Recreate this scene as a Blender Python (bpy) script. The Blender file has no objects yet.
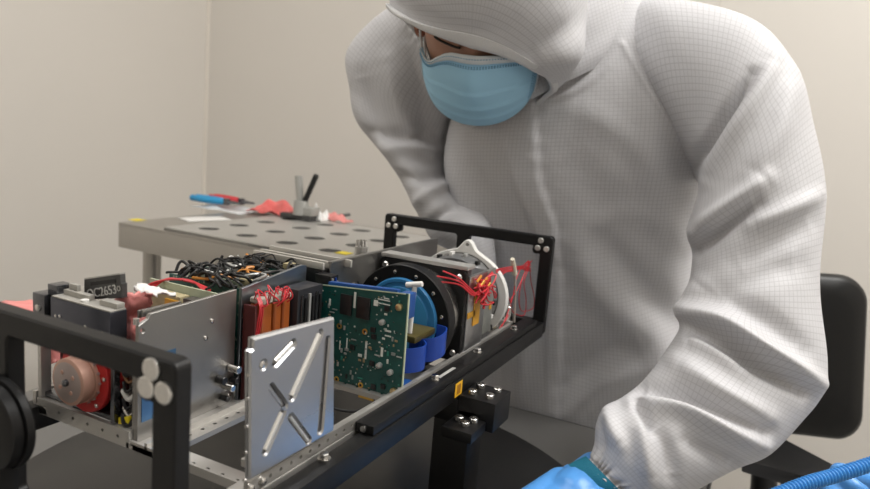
import bpy, bmesh, math, random
import numpy as np
from mathutils import Vector, Matrix, Euler
random.seed(7); rng = np.random.default_rng(7)
S = bpy.context.scene; COL = S.collection
# ------------------------------------------------------------------ frames
# l runs along the instrument away from the camera, w across it (left to right), h is height above the cradle's underside
Z0 = 0.885
FP = 677.74
UP = np.array([0.08054675, -0.9836753, -0.16091965]); LD = np.array([0.45024736, -0.10812754, 0.88633275]); WD = np.array([0.88926348, 0.14384487, -0.43418789])
TT = np.array([-0.34226646, 0.14388898, 0.43445397]); RR = np.stack([LD, WD, UP], 1); CAM = -RR.T @ TT
def V(l, w, h): return Vector((l, -w, h + Z0))
def C(px, py, z):                       # a measured point at distance z along the lens axis -> lwh
    return tuple(RR.T @ (np.array([(px-435)/FP*z, (py-244.5)/FP*z, z]) - TT))
def cam2lwh(X): return tuple(RR.T @ (np.asarray(X, float) - TT))
def un(px, py, ax, v):                  # measured point on the plane l/w/h = v -> lwh
    d = RR.T @ np.array([(px-435)/FP, (py-244.5)/FP, 1]); i = 'lwh'.index(ax)
    return tuple(CAM + (v-CAM[i])/d[i]*d)
# ------------------------------------------------------------------ materials
MATS = {}
def nd(nt, t, **k):
    n = nt.nodes.new(t)
    for a, b in k.items(): setattr(n, a, b)
    return n
def mat(name, col, rough=.5, metal=0., noise=0., nscale=40., bump=0., bscale=200., spec=.5, alpha=1., trans=0., coat=0., sheen=0., stretch=None, rvar=0.):
    if name in MATS: return MATS[name]
    m = bpy.data.materials.new(name); m.use_nodes = True; nt = m.node_tree; b = nt.nodes['Principled BSDF']
    b.inputs['Base Color'].default_value = (*col, 1); b.inputs['Roughness'].default_value = rough; b.inputs['Metallic'].default_value = metal
    b.inputs['Specular IOR Level'].default_value = spec; b.inputs['Alpha'].default_value = alpha
    b.inputs['Transmission Weight'].default_value = trans; b.inputs['Coat Weight'].default_value = coat; b.inputs['Sheen Weight'].default_value = sheen
    tc = nd(nt, 'ShaderNodeTexCoord'); mp = nd(nt, 'ShaderNodeMapping'); nt.links.new(tc.outputs['Object'], mp.inputs[0])
    if stretch: mp.inputs['Scale'].default_value = stretch
    if noise or rvar:
        n = nd(nt, 'ShaderNodeTexNoise'); n.inputs['Scale'].default_value = nscale; n.inputs['Detail'].default_value = 4; nt.links.new(mp.outputs[0], n.inputs['Vector'])
        if noise:
            mx = nd(nt, 'ShaderNodeMix', data_type='RGBA')
            mx.inputs[6].default_value = tuple(c*(1-noise) for c in col) + (1,); mx.inputs[7].default_value = tuple(min(1, c*(1+noise)) for c in col) + (1,)
            nt.links.new(n.outputs[0], mx.inputs[0]); nt.links.new(mx.outputs[2], b.inputs['Base Color'])
        if rvar:
            mr = nd(nt, 'ShaderNodeMapRange'); mr.inputs[1].default_value = .3; mr.inputs[2].default_value = .7; mr.inputs[3].default_value = max(0, rough-rvar); mr.inputs[4].default_value = rough+rvar
            nt.links.new(n.outputs[0], mr.inputs[0]); nt.links.new(mr.outputs[0], b.inputs['Roughness'])
    if bump:
        n2 = nd(nt, 'ShaderNodeTexNoise'); n2.inputs['Scale'].default_value = bscale; nt.links.new(mp.outputs[0], n2.inputs['Vector'])
        bp = nd(nt, 'ShaderNodeBump'); bp.inputs['Strength'].default_value = bump; bp.inputs['Distance'].default_value = .002
        nt.links.new(n2.outputs[0], bp.inputs['Height']); nt.links.new(bp.outputs[0], b.inputs['Normal'])
    MATS[name] = m; return m
def cloth_mat(name, col, line, pitch=.0058, lw=.14, rough=.62):
    m = bpy.data.materials.new(name); m.use_nodes = True; nt = m.node_tree; b = nt.nodes['Principled BSDF']; L = nt.links.new
    uv = nd(nt, 'ShaderNodeTexCoord'); sx = nd(nt, 'ShaderNodeSeparateXYZ'); L(uv.outputs['UV'], sx.inputs[0])
    outs = []
    for k in (0, 1):
        a = nd(nt, 'ShaderNodeMath', operation='MULTIPLY'); a.inputs[1].default_value = 1/pitch; L(sx.outputs[k], a.inputs[0])
        f = nd(nt, 'ShaderNodeMath', operation='FRACT'); L(a.outputs[0], f.inputs[0])
        g = nd(nt, 'ShaderNodeMath', operation='LESS_THAN'); g.inputs[1].default_value = lw; L(f.outputs[0], g.inputs[0]); outs.append(g)
    mx = nd(nt, 'ShaderNodeMath', operation='MAXIMUM'); L(outs[0].outputs[0], mx.inputs[0]); L(outs[1].outputs[0], mx.inputs[1])
    c = nd(nt, 'ShaderNodeMix', data_type='RGBA'); c.inputs[6].default_value = (*col, 1); c.inputs[7].default_value = (*line, 1); L(mx.outputs[0], c.inputs[0])
    L(c.outputs[2], b.inputs['Base Color']); b.inputs['Roughness'].default_value = rough; b.inputs['Specular IOR Level'].default_value = .35; b.inputs['Sheen Weight'].default_value = .15
    tc = nd(nt, 'ShaderNodeTexNoise'); tc.inputs['Scale'].default_value = 28; tc.inputs['Detail'].default_value = 3; L(uv.outputs['Object'], tc.inputs['Vector'])
    bp = nd(nt, 'ShaderNodeBump'); bp.inputs['Strength'].default_value = .25; bp.inputs['Distance'].default_value = .006; L(tc.outputs[0], bp.inputs['Height']); L(bp.outputs[0], b.inputs['Normal'])
    MATS[name] = m; return m
AL = mat('aluminium', (.54, .525, .50), .42, .75, noise=.12, nscale=30, rvar=.1)
ALM = mat('milled_aluminium', (.55, .555, .57), .3, 1, noise=.05, nscale=9, rvar=.05)
ALS = mat('sheet_aluminium', (.38, .37, .355), .42, 1, noise=.06, nscale=14, rvar=.06)
STEEL = mat('steel', (.70, .69, .67), .25, 1)
DKM = mat('dark_metal', (.16, .165, .18), .22, .9, noise=.2)
BLK = mat('black_anodised', (.004, .004, .0045), .45, 0, spec=.38)
BLKP = mat('black_plastic', (.009, .009, .0095), .45, 0, noise=.2, spec=.4)
RUB = mat('black_rubber', (.02, .02, .021), .6)
WHP = mat('white_plastic', (.72, .71, .68), .42)
BLU = mat('blue_cover', (.035, .20, .44), .38, noise=.1)
CBL = mat('blue_ribbon', (.008, .05, .32), .33)
RED = mat('red_insulation', (.55, .025, .035), .4)
REDF = mat('red_flange', (.50, .02, .02), .45)
PINK = mat('pink_hub', (.52, .31, .24), .42, .25, noise=.08)
PINKG = mat('pink_grey_hub', (.37, .30, .28), .4, .3, noise=.1)
FILM = mat('pink_film', (.72, .26, .24), .35, noise=.15, nscale=60, bump=.3, bscale=60)
GOLD = mat('gold_contact', (.80, .52, .13), .32, 1)
KAP = mat('amber_tape', (.60, .30, .02), .3, noise=.15)
ORG = mat('amber_wrapped_cell', (.30, .075, .015), .35, noise=.18, nscale=120, coat=.3)
PCB = mat('green_board', (.006, .068, .06), .38, noise=.35, nscale=130, coat=.2)
PCBE = mat('board_edge', (.45, .50, .36), .5, noise=.3, nscale=100)
CHIP = mat('chip_black', (.012, .012, .013), .35)
SOLD = mat('solder_grey', (.55, .56, .55), .35, .6)
SILK = mat('white_print', (.72, .74, .70), .55)
YEL = mat('yellow_plastic', (.85, .68, .02), .45)
YLB = mat('yellow_label', (.80, .44, .02), .5)
YDK = mat('label_print', (.35, .15, .01), .5)
GRYL = mat('grey_label', (.42, .42, .40), .5)
TAN = mat('coil_tan', (.40, .34, .20), .55, noise=.4, nscale=120)
ORW = mat('orange_wire', (.55, .22, .04), .4)
# ------------------------------------------------------------------ mesh building (all in lwh unless raw=True)
class MB:
    def __init__(s): s.bm = bmesh.new(); s.uv = None
    def add(s, verts, faces, uvs=None):
        vs = [s.bm.verts.new(v) for v in verts]
        if uvs is not None and s.uv is None: s.uv = s.bm.loops.layers.uv.new('UVMap')
        for f in faces:
            try: fc = s.bm.faces.new([vs[i] for i in f])
            except ValueError: continue
            if uvs is not None:
                for lp, i in zip(fc.loops, f): lp[s.uv].uv = uvs[i]
        return s
    def box(s, a, b, bev=0., seg=2):
        (x0, y0, z0), (x1, y1, z1) = a, b
        x0, x1 = sorted((x0, x1)); y0, y1 = sorted((y0, y1)); z0, z1 = sorted((z0, z1))
        P = [(x, y, z) for x in (x0, x1) for y in (y0, y1) for z in (z0, z1)]
        vs = [s.bm.verts.new(p) for p in P]
        fs = [s.bm.faces.new([vs[i] for i in f]) for f in ((0,1,3,2), (4,6,7,5), (0,4,5,1), (2,3,7,6), (0,2,6,4), (1,5,7,3))]
        bmesh.ops.recalc_face_normals(s.bm, faces=fs)
        if bev:
            es = list({e for f in fs for e in f.edges})
            bmesh.ops.bevel(s.bm, geom=es, offset=bev, segments=seg, affect='EDGES', profile=.6)
        return s
    def hexa(s, P, bev=0.):             # eight corners: 4 bottom loop, 4 top loop
        vs = [s.bm.verts.new(p) for p in P]
        fs = [s.bm.faces.new([vs[i] for i in f]) for f in ((3,2,1,0), (4,5,6,7), (0,1,5,4), (1,2,6,5), (2,3,7,6), (3,0,4,7))]
        bmesh.ops.recalc_face_normals(s.bm, faces=fs)
        if bev: bmesh.ops.bevel(s.bm, geom=list({e for f in fs for e in f.edges}), offset=bev, segments=2, affect='EDGES', profile=.6)
        return s
    def frame(s, d):
        d = np.asarray(d, float); d = d/np.linalg.norm(d); a = np.array([0, 0, 1.]) if abs(d[2]) < .9 else np.array([1., 0, 0])
        u = np.cross(a, d); u /= np.linalg.norm(u); return u, np.cross(d, u)
    def lathe(s, p0, d, prof, seg=32):  # prof: (distance along d, radius)
        d = np.asarray(d, float); d = d/np.linalg.norm(d); u, v = s.frame(d); p0 = np.asarray(p0, float)
        n = len(prof); verts = []; faces = []
        for t, r in prof:
            for k in range(seg):
                a = 2*math.pi*k/seg; verts.append(tuple(p0 + d*t + (u*math.cos(a)+v*math.sin(a))*max(r, 1e-5)))
        for i in range(n-1):
            for k in range(seg): k2 = (k+1) % seg; faces.append((i*seg+k, i*seg+k2, (i+1)*seg+k2, (i+1)*seg+k))
        faces.append(tuple(range(seg))); faces.append(tuple((n-1)*seg+k for k in range(seg)))
        return s.add(verts, faces)
    def cyl(s, p0, p1, r, seg=20, r2=None, bev=0.):
        p0 = np.asarray(p0, float); p1 = np.asarray(p1, float); L = np.linalg.norm(p1-p0); r2 = r if r2 is None else r2
        pr = [(0, r-bev), (bev, r), (L-bev, r2), (L, r2-bev)] if bev else [(0, r), (L, r2)]
        return s.lathe(p0, p1-p0, pr, seg)
    def ring(s, p0, d, ri, ro, t, seg=40, bev=0.):
        d = np.asarray(d, float); d = d/np.linalg.norm(d); u, v = s.frame(d); p0 = np.asarray(p0, float)
        prof = [(0, ri), (0, ro-bev), (bev, ro), (t-bev, ro), (t, ro-bev), (t, ri)] if bev else [(0, ri), (0, ro), (t, ro), (t, ri)]
        n = len(prof); verts = []; faces = []
        for q, r in prof:
            for k in range(seg): a = 2*math.pi*k/seg; verts.append(tuple(p0+d*q+(u*math.cos(a)+v*math.sin(a))*r))
        for i in range(n):
            j = (i+1) % n
            for k in range(seg): k2 = (k+1) % seg; faces.append((i*seg+k, i*seg+k2, j*seg+k2, j*seg+k))
        return s.add(verts, faces)
    def tube(s, pts, r, seg=8, sub=6, r_end=None):
        P = spline(np.asarray(pts, float), sub) if sub > 1 and len(pts) > 2 else np.asarray(pts, float)
        n = len(P); T = np.gradient(P, axis=0); T /= np.linalg.norm(T, axis=1)[:, None]+1e-12
        u, _ = s.frame(T[0]); verts = []; faces = []
        for i in range(n):
            u = u - T[i]*(u@T[i]); u /= np.linalg.norm(u); v = np.cross(T[i], u)
            rr = r if r_end is None else r+(r_end-r)*i/(n-1)
            for k in range(seg): a = 2*math.pi*k/seg; verts.append(tuple(P[i]+(u*math.cos(a)+v*math.sin(a))*rr))
        for i in range(n-1):
            for k in range(seg): k2 = (k+1) % seg; faces.append((i*seg+k, i*seg+k2, (i+1)*seg+k2, (i+1)*seg+k))
        faces += [tuple(range(seg)), tuple((n-1)*seg+k for k in range(seg))]
        return s.add(verts, faces)
    def strip(s, top, bot, th=0.0006):  # ribbon between two polylines
        top = spline(np.asarray(top, float), 8); bot = spline(np.asarray(bot, float), 8); n = len(top)
        T = np.gradient(top, axis=0); N = np.cross(T, top-bot); N /= np.linalg.norm(N, axis=1)[:, None]+1e-12; o = N*th/2
        verts = [tuple(p) for q in (top+o, bot+o, bot-o, top-o) for p in q]; faces = []
        for i in range(n-1):
            for a in range(4): b = (a+1) % 4; faces.append((a*n+i, a*n+i+1, b*n+i+1, b*n+i))
        faces += [(0, n, 2*n, 3*n), (n-1, 2*n-1, 3*n-1, 4*n-1)]
        return s.add(verts, faces)
    def plate(s, loops, t0, t1, axis, bev=0.):  # 2D outline + holes, extruded from t0 to t1 along axis; 2D is (w,h) for l, (l,h) for w, (l,w) for h
        cu = bpy.data.curves.new('tmp', 'CURVE'); cu.dimensions = '2D'; cu.fill_mode = 'BOTH'; cu.extrude = max(abs(t1-t0)/2-bev, 1e-5); cu.bevel_depth = bev; cu.bevel_resolution = 0
        cu.offset = -bev
        for lp in loops:
            sp = cu.splines.new('POLY'); sp.points.add(len(lp)-1); sp.use_cyclic_u = True
            for p, q in zip(sp.points, lp): p.co = (q[0], q[1], 0, 1)
        o = bpy.data.objects.new('tmp', cu); COL.objects.link(o)
        me = bpy.data.meshes.new_from_object(o.evaluated_get(bpy.context.evaluated_depsgraph_get())); m = (t0+t1)/2
        f = {'l': lambda c: (c.z+m, c.x, c.y), 'w': lambda c: (c.x, c.z+m, c.y), 'h': lambda c: (c.x, c.y, c.z+m)}[axis]
        vs = [f(v.co) for v in me.vertices]; s.add(vs, [tuple(p.vertices) for p in me.polygons])
        bpy.data.objects.remove(o); bpy.data.curves.remove(cu); bpy.data.meshes.remove(me); return s
    def text(s, body, size, org, ex, ey, depth=.0003):
        cu = bpy.data.curves.new('tmp', 'FONT'); cu.body = body; cu.size = size; cu.extrude = depth; cu.align_x = 'CENTER'; cu.align_y = 'CENTER'
        o = bpy.data.objects.new('tmp', cu); COL.objects.link(o)
        me = bpy.data.meshes.new_from_object(o.evaluated_get(bpy.context.evaluated_depsgraph_get()))
        ex = np.asarray(ex, float); ey = np.asarray(ey, float); ez = np.cross(ex, ey); org = np.asarray(org, float)
        s.add([tuple(org+ex*v.co.x+ey*v.co.y+ez*v.co.z) for v in me.vertices], [tuple(p.vertices) for p in me.polygons])
        bpy.data.objects.remove(o); bpy.data.curves.remove(cu); bpy.data.meshes.remove(me); return s
    def build(s, name, m, parent=None, smooth=35, base=None, keepn=False):
        if not keepn: pass
        org = worldpos(parent) if parent is not None else (V(*base) if base is not None else Vector())
        for v in s.bm.verts: v.co = V(*v.co) - org
        bmesh.ops.remove_doubles(s.bm, verts=s.bm.verts, dist=1e-6)
        bmesh.ops.recalc_face_normals(s.bm, faces=s.bm.faces)
        for f in s.bm.faces: f.smooth = True
        if smooth < 180:
            for e in s.bm.edges:
                if len(e.link_faces) == 2 and e.calc_face_angle(0) > math.radians(smooth): e.smooth = False
        me = bpy.data.meshes.new(name); s.bm.to_mesh(me); s.bm.free(); me.materials.append(m)
        o = bpy.data.objects.new(name, me); COL.objects.link(o)
        if parent is not None: o.parent = parent
        else: o.location = org
        return o
def worldpos(o):
    p = Vector()
    while o is not None: p += o.location; o = o.parent
    return p
def spline(P, sub):
    P = np.asarray(P, float); n = len(P)
    if n < 3: return P
    out = []
    for i in range(n-1):
        p0 = P[max(i-1, 0)]; p1 = P[i]; p2 = P[i+1]; p3 = P[min(i+2, n-1)]
        for k in range(sub):
            t = k/sub; out.append(.5*(2*p1+(p2-p0)*t+(2*p0-5*p1+4*p2-p3)*t*t+(3*p1-p0-3*p2+p3)*t**3))
    out.append(P[-1]); return np.array(out)
def tag(o, label, cat, group=None, kind=None):
    o['label'] = label; o['category'] = cat
    if group: o['group'] = group
    if kind: o['kind'] = kind
    return o
def thing(name, base, label, cat, group=None):
    o = bpy.data.objects.new(name, None); COL.objects.link(o); o.empty_display_size = .05; o.location = V(*base); return tag(o, label, cat, group)
def struct(o, label): o['kind'] = 'structure'; o['label'] = label; return o
def dup(o, parent):
    c = o.copy(); COL.objects.link(c); c.parent = parent; return c
def circ(cx, cy, r, n=16, ry=None): return [(cx+r*math.cos(2*math.pi*k/n), cy+(ry or r)*math.sin(2*math.pi*k/n)) for k in range(n)]
def rrect(x0, y0, x1, y1, r, n=5):
    out = []
    for cx, cy, a0 in ((x1-r, y0+r, -90), (x1-r, y1-r, 0), (x0+r, y1-r, 90), (x0+r, y0+r, 180)):
        for k in range(n+1): a = math.radians(a0+90*k/n); out.append((cx+r*math.cos(a), cy+r*math.sin(a)))
    return out
def slot(a, b, r, n=6):
    a = np.array(a); b = np.array(b); d = b-a; th = math.atan2(d[1], d[0]); out = []
    for k in range(n+1): t = th-math.pi/2+math.pi*k/n; out.append((b[0]+r*math.cos(t), b[1]+r*math.sin(t)))
    for k in range(n+1): t = th+math.pi/2+math.pi*k/n; out.append((a[0]+r*math.cos(t), a[1]+r*math.sin(t)))
    return out
# ------------------------------------------------------------------ the room
FL = -Z0
WALLM = mat('painted_wall_panel', (.70, .665, .615), .7, noise=.02, nscale=3)
def seam_panels(name, a, b, lab, seams=()):
    return struct(MB().box(a, b).build(name, WALLM), lab)
seam_panels('wall_left', (-2.2, -1.36, FL), (1.6, -1.26, FL+2.7), 'beige cleanroom wall panels on the left')
seam_panels('wall_back', (1.5, -1.36, FL), (1.6, 2.6, FL+2.7), 'beige cleanroom wall behind the technician')
seam_panels('wall_right', (-2.2, 2.5, FL), (1.6, 2.6, FL+2.7), 'beige cleanroom wall on the right')
seam_panels('wall_front', (-2.2, -1.36, FL), (-2.1, 2.6, FL+2.7), 'beige cleanroom wall behind the camera')
struct(MB().box((-2.2, -1.36, FL-.1), (1.6, 2.6, FL)).build('floor', mat('vinyl_floor', (.42, .41, .39), .35, noise=.06, nscale=60)), 'grey vinyl cleanroom floor')
struct(MB().box((-2.2, -1.36, FL+2.7), (1.6, 2.6, FL+2.8)).build('ceiling', mat('ceiling_panel', (.84, .83, .81), .8)), 'white cleanroom ceiling')
struct(MB().box((1.488, -1.26, FL), (1.5, 2.5, FL+.09), .003).build('baseboard_back', mat('base_vinyl', (.35, .34, .32), .5)), 'grey vinyl base along the back wall')
struct(MB().box((-2.1, -1.26, FL), (1.488, -1.248, FL+.09), .003).build('baseboard_left', mat('base_vinyl', (.35, .34, .32), .5)), 'grey vinyl base along the left wall')
struct(MB().box((1.4985, .30, FL+.09), (1.4996, .303, FL+2.7)).build('trim_1', mat('panel_seam', (.66, .625, .575), .7)), 'joint between two panels of the back wall')
struct(MB().lathe((1.5, -1.26, FL+.09), (0, 0, 1), [(0, .008), (2.6, .008)], 12).build('trim_2', mat('corner_bead', (.72, .67, .60), .6)), 'pale sealant bead in the wall corner')
# ------------------------------------------------------------------ the work desk
DT = -.1351
desk = thing('work_desk', (.25, .05, FL), 'dark grey laminate work desk carrying the turntable', 'desk')
DESKM = mat('grey_laminate', (.125, .122, .117), .36)
MB().box((-.1, -.36, DT-.028), (.665, .452, DT), .002).build('desktop', DESKM, desk)
e = MB(); e.box((.6655, -.36, DT-.028), (.668, .452, DT-.001)); e.box((-.1, .4525, DT-.028), (.665, .455, DT-.001)); e.build('edge_band', BLKP, desk)
for l_, w_ in ((-.06, -.32), (.62, -.32), (-.06, .41), (.62, .41)):
    MB().box((l_-.022, w_-.022, FL), (l_+.022, w_+.022, DT-.028), .003).build('leg', mat('grey_steel_leg', (.30, .30, .30), .4, .3), desk)
MB().box((.6, -.3, DT-.09), (.63, .39, DT-.028)).build('apron', mat('grey_steel_leg', (.3, .3, .3)), desk)
# ------------------------------------------------------------------ turntable stand
DC = (.288, .109); DTOP = DT+.006
stand = thing('turntable_stand', (*DC, DT), 'black round turntable with posts holding up the instrument cradle', 'stand')
DISC = mat('satin_black_disc', (.008, .008, .008), .33, spec=.4)
MB().lathe((*DC, DT), (0, 0, 1), [(0, .299), (.001, .3025), (.005, .303), (.006, .3015)], 128).build('disc', DISC, stand, smooth=50)
MB().box((.338, .214, DTOP), (.374, .252, -.024), .004).build('post', BLK, stand)
MB().box((.338, -.012, DTOP), (.374, .026, -.024), .004).build('post', BLK, stand)
MB().box((-.0125, .1015, DTOP), (-.0008, .1243, .045), .002).build('post', BLK, stand)
hb = MB(); hb.lathe((-.0125, .113, .0635), (1, 0, 0), [(0, .0215), (.0012, .0240), (.006, .0246), (.0064, .0236), (.0072, .0236), (.0076, .0258), (.0112, .0262), (.0122, .0255)], 56)
hb.build('clamp_hub', BLK, stand)
br = MB(); br.box((.333, .2405, -.024), (.374, .277, .004), .0015); br.box((.300, .2405, -.024), (.333, .270, -.014), .0015); br.box((.333, .21, -.024), (.374, .2405, -.0005), .001); br.build('bracket', BLK, stand)
br = MB(); br.box((.333, -.038, -.024), (.374, -.0005, .004), .0015); br.box((.333, -.0005, -.024), (.374, .03, -.0005), .001); br.build('bracket', BLK, stand)
for l_, w_, h_ in ((.343, .25, .004), (.343, .267, .004), (.362, .25, .004), (.362, .267, .004), (.32, .249, -.014), (.312, .258, -.014), (.324, .261, -.014)):
    s_ = MB(); s_.ring((l_, w_, h_), (0, 0, 1), .0018, .0042, .0045, 18, .0005); s_.cyl((l_, w_, h_), (l_, w_, h_+.002), .0019, 6); s_.build('socket_screw', STEEL, stand)
# ------------------------------------------------------------------ cradle
CW, CH, CL, BH, LW, TH = .24, .126, .585, .0136, .0154, .011
cradle = thing('carrying_cradle', (CL/2, CW/2, 0), 'black anodised carrying cradle with an end handle frame at each end', 'cradle')
def opening(w0, w1, h0, h1, boss_left, boss_right):
    r = .004; out = []
    def arc(cx, cy, a0, a1, rr, n=5): return [(cx+rr*math.cos(math.radians(a0+(a1-a0)*k/n)), cy+rr*math.sin(math.radians(a0+(a1-a0)*k/n))) for k in range(n+1)]
    out += arc(w0+r, h0+r, 180, 270, r); out += arc(w1-r, h0+r, 270, 360, r)
    b = .0098
    if boss_right: out += [(w1, h1-b)] + arc(w1-b*.5, h1-b*.5, -60, -210, b*.52)[::1] + [(w1-b, h1)]
    else: out += arc(w1-r, h1-r, 0, 90, r)
    if boss_left: out += [(w0+b, h1)] + arc(w0+b*.5, h1-b*.5, 30, -120, b*.52) + [(w0, h1-b)]
    else: out += arc(w0+r, h1-r, 90, 180, r)
    return out
for l0 in (0., CL):
    p = MB(); c0, c1 = (.097, .1130) if l0 == 0 else (.1105, .1275)
    p.plate([rrect(0, 0, CW, CH, .005), opening(LW, c0, .019, CH-BH, True, False), opening(c1, CW-LW, .019, CH-BH, False, True)], l0, l0+TH, 'l', .0012)
    hf = p.build('handle_frame', BLK, cradle, smooth=30)
    for dw, dh in ((.0152, .0062), (.0183, .0159), (.0070, .0159)):
        for sgn in (0, 1):
            w_ = CW-dw if sgn else dw
            q = MB(); q.lathe((l0+.0002, w_, CH-dh), (-1, 0, 0), [(0, .0055 if l0 == 0 else .0036), (.0011, .0055 if l0 == 0 else .0036), (.0016, .0048 if l0 == 0 else .003)], 28)
            q.build('bolt', mat('bright_bolt', (.80, .79, .77), .3, 1, noise=.12, nscale=500), hf)
for w0, w1 in ((.2262, .24), (0, .0138)):
    p = MB(); p.box((TH, w0, 0), (CL, w1, .0185), .0008)
    ra = p.build('side_rail', BLK, cradle)
    q = MB(); i0, i1 = (.2225, .2385) if w0 > .1 else (.0015, .0175)
    q.box((.186, i0, .0187), (.56, i1, .0262), .0008); q.build('clamp_bar', BLK, ra)
    for l_ in ((.137, .019), (.30, .0262), (.395, .0262), (.50, .0262)):
        c = MB(); wc = (i0+i1)/2; c.cyl((l_[0], wc, l_[1]), (l_[0], wc, l_[1]+.0012), .0046, 18); c.cyl((l_[0], wc, l_[1]+.001), (l_[0], wc, l_[1]+.0048), .0034, 6, bev=.0004); c.build('hex_bolt', STEEL, ra)
    if w0 > .1:
        c = MB(); c.cyl((.1855, .2305, .0228), (.184, .2305, .0228), .0024, 16); c.build('end_screw', STEEL, ra)
        a = un(460, 376, 'w', .2402); b = un(460, 393, 'w', .2402); lab = MB()
        lab.box((a[0]-.008, .2400, .0035), (a[0]+.007, .2404, .0165)); yl = lab.build('yellow_label', YLB, ra)
        lab = MB(); lab.box((a[0]-.0045, .2404, .0055), (a[0]+.0035, .24055, .0145)); lab.build('label_print', YDK, yl)
        g = un(446, 373, 'h', .0263); lab = MB(); lab.box((g[0]-.018, g[1]-.0016, .0262), (g[0]+.018, g[1]+.0016, .0265)); lab.build('grey_label', GRYL, ra)
# ------------------------------------------------------------------ the small satellite
sat = thing('small_satellite', (.29, .115, .012), 'open aluminium small satellite with circuit boards, lens and red wiring in the black cradle', 'satellite')
def holes(l0, l1, n, h, r): return [circ(l0+(l1-l0)*k/(n-1), h, r, 10) for k in range(n)]
BL, BW = .083, .222
def rail(w0, w1, h0, h1, l0, l1, n):
    p = MB(); hm = (h0+h1)/2; p.plate([[(l0, h0), (l1, h0), (l1, h1), (l0, h1)]] + holes(l0+.01, l1-.01, n, hm, .0015), w0, w1, 'w'); return p
p = rail(.2185, .222, .0195, .0285, BL-.01, .52, 44); p.box((BL-.01, .205, .0125), (.52, .2225, .0192), .0006); cr = p.build('chassis_rail', AL, sat)
p = rail(.006, .0095, .0195, .0285, BL, .52, 44); p.box((BL, .006, .0125), (.52, .022, .0192), .0006); p.build('chassis_rail', AL, sat)
p = MB(); p.plate([[(BL, .106), (.30, .106), (.30, .138), (BL, .138)]] + [circ(BL+.02+.012*k, .131, .0016, 10, .0016) for k in range(16)], .0125, .0165, 'h')
p.box((BL, .1235, .0165), (.262, .126, .021)); p.box((.30, .108, .0125), (.52, .122, .0165)); p.build('centre_rail', AL, sat)
p = MB(); p.plate([[(.011, .0125), (.1085, .0125), (.1085, .0245), (.011, .0245)]] + [circ(.02+.0155*k, .0185, .0013, 10) for k in range(6)], BL, BL+.0035, 'l'); p.box((BL+.0035, .011, .0125), (BL+.016, .1085, .015)); p.build('end_rail', AL, sat)
p = MB(); p.plate([[(BL, .112), (BL+.016, .112), (BL+.016, .2185), (BL, .2185)]] + [circ(BL+.006, .124+.0125*k, .0016, 10) for k in range(8)], .0125, .0155, 'h'); p.box((BL, .11, .0155), (BL+.002, .2185, .0185)); p.build('end_rail', AL, sat)
p = MB(); p.plate([[(.258, .138), (.27, .138), (.27, .2185), (.258, .2185)]] + [circ(.264, .148+.0125*k, .0016, 10) for k in range(6)], .0125, .0165, 'h'); p.build('cross_rail', AL, sat)
p = MB(); p.box((.514, .006, .0125), (.52, .222, .03)); p.build('cross_rail', AL, sat)
# partition between the two bays
p = MB(); pl = [(.0865, .0165), (.1775, .0165), (.1775, .1078), (.096, .1050), (.094, .1016), (.0865, .0985)]
p.plate([pl] + [circ(.09, .0945, .0017, 12), circ(.152, .088, .0012, 10), circ(.146, .076, .0012, 10), circ(.1, .032, .0014, 10)], .1095, .1125, 'w', .0003)
p.box((.095, .1045, .1015), (.128, .1065, .1066), .0004); p.box((.095, .101, .1), (.126, .1025, .1055), .0004)
pp = p.build('partition_panel', ALS, sat)
p = MB(); p.lathe((.086, .111, .0995), (0, 0, 1), [(0, .002), (.004, .002)], 12); p.build('panel_screw', STEEL, pp)
for l_, h_ in ((.152, .088), (.146, .076), (.168, .03), (.172, .023), (.1, .032)):
    p = MB(); p.lathe((l_, .1125, h_), (0, 1, 0), [(0, .0017), (.001, .0017), (.0013, .001)], 12); p.build('panel_screw', STEEL, pp)
p = MB(); p.plate([[(.0868, .0165), (.0868, .078), (.0945, .085), (.1005, .085), (.1005, .0165)][::-1]], .1065, .1092, 'w', .0004); p.build('end_bracket', ALS, sat)
p = MB(); p.box((.0895, .1126, .03), (.118, .1130, .0755)); p.build('blue_plate', mat('blue_plate', (.10, .21, .36), .3, .7, noise=.1), pp)  # thin blue metallic plate over the near lower part of the partition
p = MB(); p.plate([[(.180, .0165), (.262, .0165), (.262, .1155), (.256, .1168), (.181, .1082)]], .1115, .1145, 'w', .0003); p.build('partition_panel', mat('tinted_panel', (.33, .36, .40), .28, .95, noise=.15), sat)
p = MB(); p.plate([[(.29, .0165), (.51, .0165), (.51, .1155), (.29, .1155)], rrect(.31, .03, .34, .09, .004), rrect(.42, .03, .5, .095, .004)], .1185, .1205, 'w', .0002); p.box((.29, .1172, .1135), (.51, .1215, .116), .0003); p.build('partition_panel', ALS, sat)
# X-slotted milled side panel
W1 = .2255
def xp(px, py): a = un(px, py, 'w', W1); return (a[0], a[2])
xo = [xp(250, 481), xp(250, 352), xp(253, 349), xp(253.5, 338.5), xp(335, 317.5), xp(334.5, 431)]
xh = [slot(xp(276, 362), xp(293, 344), .0026), slot(xp(320, 334.5), xp(292.5, 396), .0029), slot(xp(282.5, 413), xp(266, 450), .0027), slot(xp(271.5, 387), xp(285.5, 406), .0017), slot(xp(291, 417), xp(309, 441), .0019), slot(xp(327.5, 341), xp(320.5, 430), .0027)]
p = MB(); p.plate([xo] + xh + [circ(*xp(263.5, 365), .0026, 16)], W1-.0026, W1, 'w', .0012); p.plate([xo], W1-.0040, W1-.0025, 'w', .0002)
xpnl = p.build('slotted_side_panel', ALM, sat, smooth=25)
GLINTM = mat('slot_glint', (.86, .85, .82), .38, .85)  # paler than the panel: the slots' highlight put into the colour
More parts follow.
